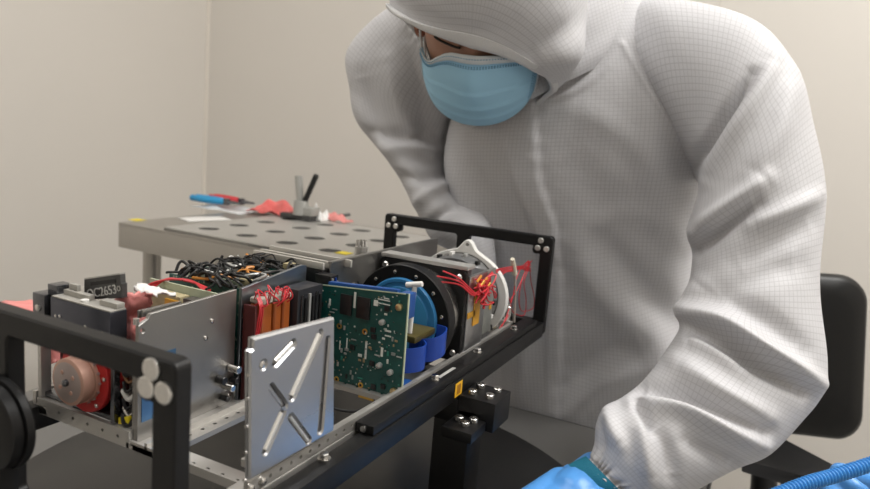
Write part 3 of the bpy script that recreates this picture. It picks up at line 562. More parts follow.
film('pink_film', [[(.075, -.035, .088), (.09, -.034, .0875), (.108, -.033, .085)], [(.075, -.02, .086), (.09, -.017, .086), (.108, -.012, .082)], [(.09, .0, .070), (.12, .003, .07), (.145, .003, .068)], [(.09, .004, .045), (.12, .0045, .045), (.145, .0045, .043)]], 'pink plastic film hanging over the left side of the satellite')
# ------------------------------------------------------------------ steel side table with its tools
TH_ = .0145; BR = mat('brushed_steel_table', (.44, .42, .39), .36, .85, noise=.06, nscale=12, rvar=.06)
TX0, TX1, TY0, TY1 = .703, 1.115, -.682, -.137
table = thing('steel_table', ((TX0+TX1)/2, (TY0+TY1)/2, FL), 'small stainless steel side table by the wall corner', 'table')
p = MB(); p.box((TX0, TY0, TH_-.004), (TX1, TY1, TH_), .0008); p.build('tabletop', BR, table)
for a, b in (((TX0, TY0, TH_-.05), (TX0+.0025, TY1, TH_-.0042)), ((TX1-.0025, TY0, TH_-.05), (TX1, TY1, TH_-.0042)), ((TX0+.003, TY0, TH_-.05), (TX1-.003, TY0+.0025, TH_-.0042)), ((TX0+.003, TY1-.0025, TH_-.05), (TX1-.003, TY1, TH_-.0042))):
    p = MB(); p.box(a, b, .0006); p.build('apron', BR, table)
for x in (TX0+.05, TX1-.05):
    for y in (TY0+.038, TY1-.05):
        p = MB(); p.cyl((x, y, FL+.03), (x, y, TH_-.0042), .0175, 24); lg = p.build('leg', BR, table); p = MB(); p.cyl((x, y, FL), (x, y, FL+.03), .021, 20); p.build('foot', RUB, lg)
for x in (TX0+.05, TX1-.05):
    p = MB(); p.cyl((x, TY0+.0725, -.135), (x, TY1-.0675, -.135), .011, 16); p.build('cross_bar', BR, table)
p = MB(); p.cyl((TX0+.0675, TY0+.055, -.13), (TX1-.0675, TY0+.055, -.13), .011, 16); p.build('cross_bar', BR, table)
def onT(px, py, dz=0.): a = un(px, py, 'h', TH_); return (a[0], a[1], TH_+dz)
# tray with round holes
tx0, tx1, ty0, ty1 = .708, 1.065, -.56, -.145
hl = []
for i in range(4):
    for j in range(4): hl.append(circ(tx0+.055+.083*i, ty0+.06+.096*j, .020, 24))
p = MB(); p.plate([rrect(tx0, ty0, tx1, ty1, .008)] + hl, TH_+.0042, TH_+.0065, 'h', .0004); p.box((tx0, ty0, TH_+.0002), (tx0+.0025, ty1, TH_+.0043)); p.box((tx0, ty0, TH_+.0002), (tx1, ty0+.0025, TH_+.0043)); p.box((tx0, ty1-.0025, TH_+.0002), (tx1, ty1, TH_+.0043)); tr = p.build('perforated_tray', mat('tray_pale', (.50, .49, .465), .4, .55, noise=.04), base=(.89, -.39, TH_))
p = MB(); p.box((tx0+.02, ty0+.02, TH_+.0002), (tx1-.02, ty1-.02, TH_+.0041)); p.build('dark_liner', mat('dark_foam', (.05, .048, .045), .7), tr)
tag(tr, 'pale tray with rows of round dark holes on the steel table', 'tray')
for px, py, lab in ((137, 220, 'small yellow tape mark on the left corner of the steel table'), (344, 257, 'small yellow tape mark on the near end of the perforated tray')):
    a = onT(px, py); hh = TH_+.0002 if px < 200 else TH_+.0069; p = MB(); p.box((a[0]-.012, a[1]-.012, hh), (a[0]+.012, a[1]+.012, hh+.0006)); tag(p.build('tape_mark', YEL, base=(a[0], a[1], hh)), lab, 'tape')
# plastic bag with the hand tools lying on it
CLR = mat('clear_bag', (.66, .67, .68), .2, noise=.08, nscale=30, bump=.4, bscale=50)
def sheet(name, c, sx, sy, h0, amp, label, m, cat, th=.0015, rot=0., n=14):
    g = MB(); vs = []; ff = []; r2 = random.Random(len(name)*7+int(c[0]*100)); ph = [r2.uniform(0, 6) for _ in range(4)]
    for k, off in enumerate((0, -th)):
        for i in range(n+1):
            for j in range(n+1):
                u, v = i/n-.5, j/n-.5; x = u*sx; y = v*sy
                z = amp*(.5+.5*math.sin(u*7+ph[0]+2*math.sin(v*5+ph[1])))*(1-(2*u)**4)*(1-(2*v)**4)+amp*.35*(.5+.5*math.sin(u*17+v*13+ph[2]))*(1-(2*v)**4)
                vs.append((c[0]+x*math.cos(rot)-y*math.sin(rot), c[1]+x*math.sin(rot)+y*math.cos(rot), h0+max(z, 0)+th+off))
    N = (n+1)**2
    for i in range(n):
        for j in range(n): a = i*(n+1)+j; ff += [(a, a+1, a+n+2, a+n+1), (N+a+n+1, N+a+n+2, N+a+1, N+a)]
    ed = [i for i in range(n+1)] + [(i+1)*(n+1)-1 for i in range(1, n+1)] + [n*(n+1)+j for j in range(n-1, -1, -1)] + [i*(n+1) for i in range(n-1, 0, -1)]
    for a, b in zip(ed, ed[1:]+ed[:1]): ff.append((a, N+a, N+b, b))
    return tag(g.add(vs, ff).build(name, m, base=(c[0], c[1], h0), smooth=180), label, cat)
sheet('plastic_bag', (1.045, -.715, 0), .10, .155, TH_+.0002, .006, 'clear plastic bag under the red and blue pliers on the steel table', CLR, 'bag')
sheet('paper_slip', (.875, -.625, 0), .10, .05, TH_+.0002, .002, 'white paper slip lying on the steel table left of the tray', mat('white_paper', (.74, .73, .71), .5), 'paper', rot=.3)
sheet('red_bag', (1.055, -.575, 0), .07, .13, TH_+.007, .026, 'crumpled red plastic bag behind the tray on the steel table', mat('red_bag', (.78, .16, .15), .38, noise=.15, bump=.3, bscale=60), 'bag', n=18)
sheet('pink_wrap', (1.085, -.425, 0), .04, .07, TH_+.007, .014, 'small scrap of pink film to the right of the grey vise', FILM, 'plastic film')
sheet('white_wrap', (1.055, -.455, 0), .04, .045, TH_+.007, .028, 'crumpled white plastic scrap beside the grey vise', mat('white_wrap', (.80, .80, .78), .3, bump=.3), 'plastic film')
def pliers(loc, rot, col, lab, h, tilt):
    t = thing('pliers', (loc[0], loc[1], h), lab, 'pliers'); ca, sa = math.cos(rot), math.sin(rot)
    W_ = lambda x, y, z: (loc[0]+x*ca-y*sa, loc[1]+x*sa+y*ca, h+z+abs(x)*tilt*0)
    for sg_ in (1, -1):
        p = MB(); p.tube([W_(-.005, 0, .008), W_(-.03, .011*sg_, .008), W_(-.065, .0135*sg_, .008), W_(-.10, .008*sg_, .008)], .0078, 12, 6); p.build('handle_grip', col, t)
        p = MB(); p.tube([W_(-.008, -.003*sg_, .008), W_(.01, .0035*sg_, .008), W_(.042, .001*sg_, .008)], .0062, 10, 5, r_end=.0022); p.build('jaw', DKM, t)
    p = MB(); p.cyl(W_(0, 0, 0), W_(0, 0, .016), .0085, 18, bev=.001); p.build('pivot', DKM, t)
HB = TH_+.0115
pliers((1.035, -.715), 1.50, mat('blue_grip', (.02, .28, .55), .45), 'pliers with blue grips lying in front of the red ones on the clear bag', HB, 0)
pliers((1.075, -.705), 1.62, mat('red_grip', (.55, .03, .04), .45), 'pliers with red grips lying behind the blue ones on the clear bag', HB, 0)
# little grey vise with a black rod
vs_ = thing('bench_vise', (1.03, -.487, TH_+.007), 'small grey vise with an upright pillar beside the red bag', 'vise')
p = MB(); p.box((1.01, -.53, TH_+.007), (1.055, -.445, TH_+.019), .002); p.build('base', mat('vise_base', (.05, .05, .05), .5), vs_)
GV = mat('vise_grey', (.40, .40, .38), .45, .4)
p = MB(); p.lathe((1.02, -.478, TH_+.019), (0, 0, 1), [(0, .018), (.028, .0165), (.032, .0155)], 24); p.box((1.01, -.475, TH_+.019), (1.045, -.44, TH_+.038), .003); p.build('body', GV, vs_)
p = MB(); p.cyl((1.02, -.481, TH_+.051), (1.02, -.489, TH_+.106), .0085, 18); p.build('pillar', GV, vs_)
p = MB(); p.cyl((1.0205, -.468, TH_+.0515), (1.0205, -.440, TH_+.113), .0062, 14, bev=.001); p.build('rod', BLKP, vs_)
p = MB(); p.tube([onT(322, 222.5, .012), onT(335, 221.0, .012), onT(349, 219.5, .012)], .0042, 8, 3); tag(p.build('tweezers', mat('tool_grey', (.2, .2, .2), .4, .7), base=onT(335, 221, .0078)), 'long dark tweezers lying right of the vise on the steel table', 'tweezers')
# ------------------------------------------------------------------ chair
SEAT = (.93, .335); SH = -.43
ch = thing('office_chair', (SEAT[0], SEAT[1], FL), 'black office chair with a rounded backrest behind the technician', 'chair')
CHB = mat('chair_black', (.006, .006, .006), .4, noise=.1, nscale=30, spec=.3)
CHF = mat('chair_fabric', (.02, .02, .02), .6, bump=.15, bscale=600)
# backrest: rounded slab facing the seat
A = np.array(C(905-41, 300, 1.20)); 
bu = np.array(un(860, 300, 'l', 1.17))-np.array(un(770, 300, 'l', 1.13)); bu /= np.linalg.norm(bu)       # across the back
bc = np.array(C(790, 353, 1.17)); bz = np.array([.10, .03, 1.0]); bz -= bu*(bz@bu); bz /= np.linalg.norm(bz); bn = np.cross(bu, bz); bn = bn if bn@np.array([1, 0, 0]) < 0 else -bn
def back_pt(x, y, z): return tuple(bc+bu*x+bz*y+bn*(z-.35*x*x))
def slab(outline, t, bulge, rings=5):
    g = MB(); vs = []; fs = []; n = len(outline); prof = [(-t/2, .90), (-t/2+.004, .965), (-.002, 1.0), (t/2-.01, .985), (t/2-.002, .93), (t/2+bulge*.4, .75), (t/2+bulge*.8, .45), (t/2+bulge, .05)]
    for z, s in prof:
        for x, y in outline: vs.append(back_pt(x*s, y*s, z))
    for i in range(len(prof)-1):
        for k in range(n): k2 = (k+1) % n; fs.append((i*n+k, i*n+k2, (i+1)*n+k2, (i+1)*n+k))
    fs += [tuple(range(n)), tuple((len(prof)-1)*n+k for k in range(n))]; return g.add(vs, fs)
ol = []
for x, y in rrect(-.118, -.142, .118, .142, .045, 8): ol.append((x*(1+.10*(y/.142)*.4), y-.010*(x/.118)))
slab(ol, .035, .008).build('backrest', CHB, ch, smooth=60)
p = MB(); m0 = np.array(back_pt(-.03, -.10, -.022)); m1 = np.array(back_pt(-.03, -.17, -.03)); m2 = np.array([SEAT[0]+.16, SEAT[1]+.17, SH-.06]); p.tube([tuple(m0), tuple(m1), tuple((m1+m2)/2+[.02, .02, -.05]), tuple(m2), (SEAT[0], SEAT[1], SH-.075)], .022, 14, 6); p.build('back_bar', BLKP, ch)
p = MB(); p.lathe((*SEAT, SH-.06), (0, 0, 1), [(0, .18), (.004, .215), (.02, .228), (.045, .222), (.057, .19), (.06, .1)], 48); p.build('seat', CHF, ch, smooth=60)
p = MB(); p.cyl((*SEAT, FL+.09), (*SEAT, SH-.06), .025, 24); p.build('gas_column', BLKP, ch)
for k in range(5):
    a = 2*math.pi*k/5+.3; p = MB(); e_ = (SEAT[0]+.27*math.cos(a), SEAT[1]+.27*math.sin(a)); p.tube([(*SEAT, FL+.10), (SEAT[0]+.14*math.cos(a), SEAT[1]+.14*math.sin(a), FL+.09), (*e_, FL+.065)], .02, 10, 4, r_end=.015); lg = p.build('leg', BLKP, ch)
    p = MB(); d = (-math.sin(a)*.014, math.cos(a)*.014); p.cyl((e_[0]-d[0], e_[1]-d[1], FL+.0265), (e_[0]+d[0], e_[1]+d[1], FL+.0265), .0265, 20, bev=.004); p.cyl((*e_, FL+.04), (*e_, FL+.07), .008, 10); p.build('caster', BLKP, lg)
# armrest pad with its upright
a0 = C(757, 452, 1.06); a1 = C(835, 482, .93)
p = MB(); P0 = [C(742, 462, 1.02), C(815, 482, .90), C(848, 478, .93), C(775, 441, 1.08)]; P1 = [C(742, 459, 1.017), C(815, 478.5, .897), C(846, 470, .926), C(776, 433, 1.078)]
dn = np.array([0, 0, -.022]); p.hexa([tuple(np.array(q)+dn) for q in P1]+[tuple(np.array(q)) for q in P1], .006); p.build('armrest', BLKP, ch)
m = (np.array(P1[0])+np.array(P1[3]))/2; m3 = (np.array(P1[1])+np.array(P1[2])+np.array(P1[0])+np.array(P1[3]))/4+[0, 0, -.02]; p = MB(); p.tube([tuple(m3), tuple(m3+[.0, .02, -.10]), (SEAT[0]-.02, SEAT[1]+.21, SH-.075), (SEAT[0], SEAT[1]+.1, SH-.07)], .016, 12, 6); p.build('armrest_post', BLKP, ch)
p = MB(); bb = np.array(back_pt(-.05, -.118, -.008)); p.tube([tuple(bb+bz*.02), tuple(bb-bz*.03), tuple(np.array(P1[3])*.6+np.array(P1[0])*.4+[0, 0, -.012])], .020, 12, 5); p.build('arm_bracket', BLKP, ch)
# ------------------------------------------------------------------ the technician
per = thing('person', (.87, .24, FL), 'technician in a white hooded cleanroom suit and blue face mask leaning over the satellite', 'person')
SKIN = mat('skin', (.40, .20, .13), .5, noise=.08, nscale=60); SKIN.node_tree.nodes['Principled BSDF'].inputs['Subsurface Weight'].default_value = .08
CLOTH = cloth_mat('ripstop_white', (.565, .562, .578), (.465, .46, .473), pitch=.0052)
CLOTH2 = mat('cloth_band', (.68, .68, .68), .7, bump=.25, bscale=500)
KNIT = mat('teal_knit', (.006, .17, .26), .7, bump=.5, bscale=900)
GLOVE = mat('nitrile_blue', (.085, .31, .72), .38, noise=.06, nscale=50)
def mesh_eval(name, bm_or_me, mods):
    me = bm_or_me; o = bpy.data.objects.new('tmp', me); COL.objects.link(o)
    for ty, kw in mods:
        md = o.modifiers.new(ty, ty)
        for k, v in kw.items(): setattr(md, k, v)
    r = bpy.data.meshes.new_from_object(o.evaluated_get(bpy.context.evaluated_depsgraph_get())); bpy.data.objects.remove(o); r.name = name; return r
def obj_from(me, name, m, parent):
    for p_ in me.polygons: p_.use_smooth = True
    me.materials.clear(); me.materials.append(m); me.name = name; org = worldpos(parent) if parent else Vector()
    me.transform(Matrix.Translation(-org)); o = bpy.data.objects.new(name, me); COL.objects.link(o); o.parent = parent; return o
def blob(chains, vox, smooth=3, extra=None):
    """union of tapered capsule chains [(points lwh, radii)] remeshed into one skin"""
    g = MB()
    for pts, rad in chains:
        P = spline(np.array(pts, float), 5) if len(pts) > 2 else np.array(pts, float)
        r = np.interp(np.linspace(0, 1, len(P)), np.linspace(0, 1, len(rad)), rad); n = 14; vs = []; fs = []
        T = np.gradient(P, axis=0); T /= np.linalg.norm(T, axis=1)[:, None]; u, _ = g.frame(T[0]); 
        seq = [(P[0]-T[0]*r[0]*math.cos(a), r[0]*math.sin(a), 0) for a in (.15, .6, 1.1)] + [(P[i], r[i], i) for i in range(len(P))] + [(P[-1]+T[-1]*r[-1]*math.cos(a), r[-1]*math.sin(a), len(P)-1) for a in (1.1, .6, .15)]
        for q, rr, i in seq:
            u = u-T[i]*(u@T[i]); u /= np.linalg.norm(u); v = np.cross(T[i], u)
            for k in range(n): a = 2*math.pi*k/n; vs.append(tuple(q+(u*math.cos(a)+v*math.sin(a))*rr))
        m_ = len(seq)
        for i in range(m_-1):
            for k in range(n): k2 = (k+1) % n; fs.append((i*n+k, i*n+k2, (i+1)*n+k2, (i+1)*n+k))
        fs += [tuple(range(n))[::-1], tuple((m_-1)*n+k for k in range(n))]; g.add(vs, fs)
    if extra is not None: g.add(*extra)
    for v in g.bm.verts: v.co = V(*v.co)
    bmesh.ops.recalc_face_normals(g.bm, faces=g.bm.faces)
    me = bpy.data.meshes.new('tmp'); g.bm.to_mesh(me); g.bm.free()
    return mesh_eval('blob', me, [('REMESH', dict(mode='VOXEL', voxel_size=vox)), ('SMOOTH', dict(factor=.5, iterations=smooth))])
def nrm(v): v = np.asarray(v, float); return v/np.linalg.norm(v)
# head frame (lens-axis coordinates: x right, y down, z away)
HF = nrm((-.20, .66, -.72)); U0 = np.array([0, -1., 0]); U0 = nrm(U0-HF*(U0@HF)); R0 = np.cross(U0, HF); R0 = R0 if R0[0] > 0 else -R0
ROLL = math.radians(11); HU = U0*math.cos(ROLL)+R0*math.sin(ROLL); HR = R0*math.cos(ROLL)-U0*math.sin(ROLL)
HC = np.array([(472-435)/FP*.80, (88-244.5)/FP*.80, .80])-HU*-.04-HF*.088
def hd(x, y, z): return HC+HR*x+HU*y+HF*z
def head_dir(x, y, z):                  # unit direction -> skin point in the head frame
    px, py, pz = x*.074, y*.112, z*.095
    if y < 0: k = 1-.30*(-y)**1.5; px *= k; pz *= 1-.12*(-y)
    if z > 0:
        pz += .018*math.exp(-((px/.011)**2+((py+.020)/.018)**2)) + .012*math.exp(-((px/.008)**2+((py-.002)/.025)**2))          # nose, bridge
        pz -= .010*(math.exp(-(((px-.032)/.015)**2+((py-.014)/.011)**2))+math.exp(-(((px+.032)/.015)**2+((py-.014)/.011)**2)))   # sockets
        pz += .005*math.exp(-((abs(px)-.03)/.022)**2-((py-.032)/.008)**2)                                                      # brows
        pz += .004*math.exp(-(px/.020)**2-((py+.058)/.006)**2) + .004*math.exp(-(px/.017)**2-((py+.068)/.006)**2) + .007*math.exp(-(px/.02)**2-((py+.094)/.014)**2)
    return px, py, pz
def sphere_grid(nu, nv):
    vs = []; fs = []
    for i in range(nv+1):
        t = math.pi*i/nv
        for j in range(nu): p_ = 2*math.pi*j/nu; vs.append((math.sin(t)*math.sin(p_), math.cos(t), math.sin(t)*math.cos(p_)))
    for i in range(nv):
        for j in range(nu): j2 = (j+1) % nu; fs.append((i*nu+j, i*nu+j2, (i+1)*nu+j2, (i+1)*nu+j))
    return vs, fs
vs, fs = sphere_grid(72, 48); hv = [cam2lwh(hd(*head_dir(*v))) for v in vs]
PX = lambda px, py, z: C(px, py, z)
NECK0 = cam2lwh(hd(0, -.06, -.04)); pelvis = PX(575, 482, 1.165); chest = PX(575, 150, 1.0)
shR, elR, wrR = PX(738, 108, .825), PX(760, 385, .725), PX(607, 478, .655)
shL, elL, wrL = PX(400, 92, 1.05), PX(449, 227, .968), PX(475, 290, .94)
knee1 = (.50, .16, -.36); knee2 = (.52, .38, -.36)
chains = [([pelvis, PX(574, 330, 1.07), chest, PX(562, 75, .97), NECK0], [.11, .098, .098, .052, .05]),
    ([PX(590, 95, .965), shR, PX(755, 230, .752), elR], [.045, .043, .040, .036]), ([elR, PX(690, 435, .69), wrR], [.036, .031, .0195]),
    ([PX(540, 95, 1.0), shL, PX(404, 150, 1.035), elL], [.035, .03, .021, .020]), ([elL, PX(467, 258, .958), wrL], [.020, .019, .0175])]
for kx, ft in ((knee1, (.56, .13, FL+.05)), (knee2, (.60, .42, FL+.05))):
    hp = (pelvis[0]-.01, (pelvis[1]+kx[1])/2, pelvis[2]-.03); chains += [([hp, ((hp[0]+kx[0])/2, kx[1], kx[2]+.0), kx], [.09, .075, .055]), ([kx, ((kx[0]+ft[0])/2, ft[1], -.6), ft], [.055, .055, .038]), ([ft, (ft[0]-.16, ft[1], FL+.035)], [.04, .033])]
body = obj_from(blob(chains, .007, 3, (hv, fs)), 'body', SKIN, per)
tro = [([pelvis, (pelvis[0]+.01, pelvis[1], pelvis[2]+.14)], [.150, .15])]
for kx, fw in ((knee1, .13), (knee2, .42)):
    hp = (pelvis[0]-.01, (pelvis[1]+kx[1])/2, pelvis[2]-.02); ax_ = .56 if fw < .3 else .60
    tro += [([hp, ((hp[0]+kx[0])/2, kx[1], kx[2]+.005), kx], [.105, .092, .072]), ([kx, ((kx[0]+ax_)/2, fw, -.6), (ax_, fw, FL+.09)], [.07, .07, .056])]
obj_from(blob(tro, .009, 3), 'suit_trousers', CLOTH2, per)
for fw, ax_ in ((.13, .56), (.42, .60)): obj_from(blob([([(ax_+.02, fw, FL+.052), (ax_-.08, fw, FL+.048), (ax_-.19, fw, FL+.042)], [.05, .047, .04]), ([(ax_, fw, FL+.05), (ax_, fw, FL+.11)], [.05, .05])], .008, 2), 'overshoe', WHP, per)
def loft_cloth(rings, nr, nc, name, m, parent, folds=(), seed=0, amp=.0025, frq=18., caps=False, closed=True, extra_disp=None, flip_uv=1., fm=1., cs=8):
    """rings: list of (n,3) arrays in lens-axis coords, resampled to an nr x nc surface with uv in metres, folds sculpted along the given ridge lines"""
    R = np.array(rings, float); k, c, _ = R.shape
    G = np.stack([resample(R[:, j], nr) for j in range(c)], 1)
    if closed:
        Gc = np.concatenate([G[:, -2:], G, G[:, :3]], 1); out = []
        for i in range(nr): s_ = spline(Gc[i], cs); out.append(s_[2*cs:2*cs+cs*c])
        G = np.array(out)
    else: G = np.array([resample(G[i], nc) for i in range(nr)])
    nc = G.shape[1]
    du = np.roll(G, -1, 1)-np.roll(G, 1, 1); dv = np.gradient(G, axis=0); N = np.cross(du, dv); N /= np.linalg.norm(N, axis=2)[..., None]+1e-12
    ctr = G.mean(1, keepdims=True)
    if ((G-ctr)*N).sum() < 0: N = -N
    pxy = np.stack([435+FP*G[..., 0]/G[..., 2], 244.5+FP*G[..., 1]/G[..., 2]], -1)
    view = -(N*(G/np.linalg.norm(G, axis=2)[..., None])).sum(2); D = np.zeros(G.shape[:2])
    r2 = np.random.default_rng(seed)
    for _ in range(26):
        kv = r2.normal(0, 1, 3)*frq*r2.uniform(.4, 1.4); D += np.sin(G@kv+r2.uniform(0, 6.28))*amp/4
    for pts, a, w_ in folds:
        P = spline(np.array(pts, float), 6); d = np.full(G.shape[:2], 1e9); tt = np.zeros(G.shape[:2])
        for q in range(len(P)-1):
            ab = P[q+1]-P[q]; t = np.clip(((pxy-P[q])@ab)/(ab@ab+1e-9), 0, 1); dd = np.linalg.norm(pxy-P[q]-t[..., None]*ab, axis=2); b = dd < d; d = np.where(b, dd, d); tt = np.where(b, (q+t)/(len(P)-1), tt)
        D += a*fm*np.exp(-(d/w_)**2)*np.clip(view*2.2+.25, 0, 1)*np.clip(np.sin(np.pi*np.clip(tt, .06, .94)), 0, 1)**.5
    if extra_disp is not None: D += extra_disp(G, pxy)
    G = G+N*D[..., None]
    seg = np.linalg.norm(np.roll(G, -1, 1)-G, axis=2).mean(0); U = np.concatenate([[0], np.cumsum(seg)]); Vv = np.concatenate([[0], np.cumsum(np.linalg.norm(np.diff(G, axis=0), axis=2).mean(1))])
    verts = [cam2lwh(v) for v in G.reshape(-1, 3)]; g = MB(); ul = g.bm.loops.layers.uv.new('UVMap'); bv = [g.bm.verts.new(v) for v in verts]
    for i in range(nr-1):
        for j in range(nc if closed else nc-1):
            j2 = (j+1) % nc; f = g.bm.faces.new((bv[i*nc+j], bv[i*nc+j2], bv[(i+1)*nc+j2], bv[(i+1)*nc+j]))
            for lp, (a, b) in zip(f.loops, ((i, j), (i, j+1), (i+1, j+1), (i+1, j))): lp[ul].uv = (U[b]*flip_uv, Vv[a])
    if caps:
        for i in caps: g.bm.faces.new([bv[i*nc+j] for j in range(nc)] if i == 0 else [bv[(nr-1)*nc+j] for j in range(nc)])
    return g.build(name, m, parent, smooth=180), G
def resample(P, n):
    S_ = spline(P, 12); L = np.concatenate([[0], np.cumsum(np.linalg.norm(np.diff(S_, axis=0), axis=1))])
    # keep ring spacing: parametrise by control index so every column shares rows
    t = np.linspace(0, len(S_)-1, n); i = np.floor(t).astype(int).clip(0, len(S_)-2); f = (t-i)[:, None]; return S_[i]*(1-f)+S_[i+1]*f
XC = lambda px, py, z: np.array([(px-435)/FP*z, (py-244.5)/FP*z, z])
# coverall torso
tor_r = np.array([.92, .03, -.38]); tor_r /= np.linalg.norm(tor_r)
def tor_ring(px, py, z, a, b, n=24, e=2.5):
    c = XC(px, py, z); up_ = np.array([-.06, 1, .2]); f_ = np.cross(tor_r, up_); f_ = nrm(f_); f_ = f_ if f_[2] < 0 else -f_; out = []
    for k in range(n):
        t = 2*math.pi*k/n; co, si = math.cos(t), math.sin(t); out.append(c+tor_r*a*np.sign(co)*abs(co)**(2/e)+f_*b*np.sign(si)*abs(si)**(2/e))
    return out
tor = [tor_ring(578, 520, 1.17, .20, .13), tor_ring(578, 460, 1.13, .195, .132), tor_ring(575, 400, 1.095, .185, .128), tor_ring(572, 330, 1.06, .178, .122), tor_ring(570, 250, 1.03, .178, .126), tor_ring(572, 170, .99, .186, .124),
       tor_ring(578, 110, .965, .182, .115), tor_ring(582, 60, .955, .150, .098), tor_ring(582, 25, .955, .115, .088), tor_ring(580, 0, .955, .09, .08)]
pl_l = [(503, 128), (513, 182), (533, 231), (548, 300), (545, 420)]; pl_r = [(536, 120), (540, 182), (556, 228), (563, 290), (559, 418)]
def placket(G, pxy):                    # double front flap over the zip
    x0 = np.interp(pxy[..., 1], [p_[1] for p_ in pl_l], [p_[0] for p_ in pl_l]); x1 = np.interp(pxy[..., 1], [p_[1] for p_ in pl_r], [p_[0] for p_ in pl_r])
    s_ = 1/(1+np.exp(-(pxy[..., 0]-x0)/.8)); t_ = 1/(1+np.exp((pxy[..., 0]-x1)/.8)); front = G[..., 2] < 1.06
    puck = .0007*np.sin(pxy[..., 1]/3.1)*np.exp(-((pxy[..., 0]-x1)/7)**2)
    return np.where(front, .0055*s_*t_+puck, 0)
tfold = [([(622, 45), (650, 92), (672, 128), (694, 166)], .004, 3.2), ([(545, 100), (575, 92), (602, 73), (622, 46)], .0035, 3.2), ([(576, 250), (610, 300), (668, 362)], .012, 17), ([(600, 240), (640, 285), (690, 335)], -.012, 16), ([(560, 425), (598, 386), (668, 362)], .010, 13), ([(566, 380), (600, 355), (640, 340)], -.010, 14), ([(590, 415), (630, 395), (660, 385)], -.006, 9),
         ([(520, 330), (522, 370), (515, 405)], .006, 10), ([(490, 340), (498, 380), (500, 405)], -.006, 9), ([(446, 150), (462, 195), (476, 225)], .008, 8), ([(470, 150), (488, 190), (500, 230)], -.006, 10), ([(570, 150), (600, 200), (660, 235)], -.005, 22), ([(640, 120), (655, 180), (668, 240)], .006, 16),
         ([(585, 235), (630, 215), (690, 240)], .005, 14), ([(575, 110), (610, 125), (660, 170)], .004, 14)]
loft_cloth(tor, 190, 0, 'coverall', CLOTH, per, tfold, seed=4, amp=.003, frq=14, extra_disp=placket, caps=(0, -1), cs=18)
def arm_ring(O, I, z, rb, n=20, dz=0.):
    a = XC(O[0], O[1], z-dz); b = XC(I[0], I[1], z+dz); c = (a+b)/2; u = (a-b)/2; d = nrm(c); d = nrm(d-u*(d@u)/(u@u)); return [c+u*math.cos(2*math.pi*k/n)+d*rb*math.sin(2*math.pi*k/n) for k in range(n)]
sr = [((612, 8), (689, 170), .915, .062), ((660, -6), (696, 176), .872, .085), ((748, 22), (697, 185), .82, .086), ((792, 72), (694, 205), .785, .076), ((808, 135), (690, 230), .765, .07), ((818, 200), (697, 255), .75, .067), ((819, 268), (694, 285), .735, .066),
      ((817, 325), (688, 310), .725, .066), ((811, 381), (684, 330), .715, .066), ((792, 416), (668, 355), .70, .064), ((764, 451), (646, 380), .685, .060), ((735, 468), (625, 397), .675, .056), ((702, 486), (605, 406), .667, .050), ((670, 500), (593, 424), .659, .042), ((645, 505), (590, 445), .653, .031), ((636, 503), (587, 455), .65, .0245), ((628, 500), (583, 460), .648, .0235)]
sfold = [([(752, 74), (725, 115), (697, 165)], -.013, 6), ([(772, 60), (748, 112), (706, 180)], .010, 10), ([(640, 40), (672, 95), (700, 160)], .004, 12), ([(790, 75), (778, 130), (752, 175)], .006, 14),
         ([(766, 180), (735, 205), (699, 232)], .011, 9), ([(755, 202), (725, 225), (697, 250)], -.012, 7), ([(819, 195), (785, 212), (752, 226)], .007, 8), ([(815, 222), (770, 245), (735, 262)], -.006, 12), ([(800, 265), (760, 272), (716, 300)], -.006, 14), ([(702, 284), (688, 300), (684, 316)], .007, 10),
         ([(684, 314), (727, 322), (765, 352), (810, 382)], .017, 10), ([(700, 334), (748, 360), (800, 388)], -.018, 8), ([(690, 345), (712, 350), (740, 372)], .008, 9), ([(722, 300), (765, 320), (800, 350)], -.007, 11),
         ([(633, 402), (677, 407), (727, 430), (762, 444)], .013, 9), ([(640, 388), (700, 402), (764, 430)], -.012, 9), ([(680, 365), (720, 395), (765, 418)], .010, 12), ([(634, 400), (646, 418), (652, 432)], -.008, 5), ([(656, 425), (668, 450), (672, 478)], -.007, 8), ([(640, 420), (645, 450), (650, 480)], .006, 9), ([(690, 440), (715, 455), (735, 468)], -.008, 9), ([(605, 410), (612, 430), (620, 445)], .006, 8), ([(600, 425), (598, 440), (596, 452)], -.004, 5)]
def gather(G, pxy):                     # raglan seam ruffle at the top and elastic gathers at the wrist
    n, m_ = G.shape[:2]; i = np.arange(n)[:, None]/(n-1); j = np.arange(m_)[None, :]/m_
    return .0026*np.exp(-((i-.012)/.012)**2)*(1+.5*np.sin(j*2*np.pi*46))+np.clip((i-.86)/.08, 0, 1)*.0024*np.sin(j*2*np.pi*26+3*np.sin(j*40)) - .0022*np.exp(-((i-.945)/.012)**2)
loft_cloth([arm_ring(*a) for a in sr], 260, 0, 'sleeve', CLOTH, per, sfold, seed=9, amp=.0026, frq=22, extra_disp=gather, fm=1.3, cs=10)
sl = [((402, 3), (455, 110), 1.0, .085), ((373, 24), (452, 130), 1.03, .085), ((347, 56), (448, 148), 1.05, .078), ((352, 92), (449, 168), 1.05, .07), ((361, 122), (452, 183), 1.04, .066), ((381, 152), (457, 194), 1.02, .06), ((403, 184), (464, 202), .998, .054), ((419, 214), (474, 208), .975, .05),
      ((433, 238), (484, 212), .965, .046), ((452, 250), (492, 226), .957, .043), ((451, 268), (493, 252), .95, .04), ((456, 284), (494, 274), .944, .034), ((460, 293), (490, 286), .94, .027), ((461, 297), (489, 290), .938, .0255)]
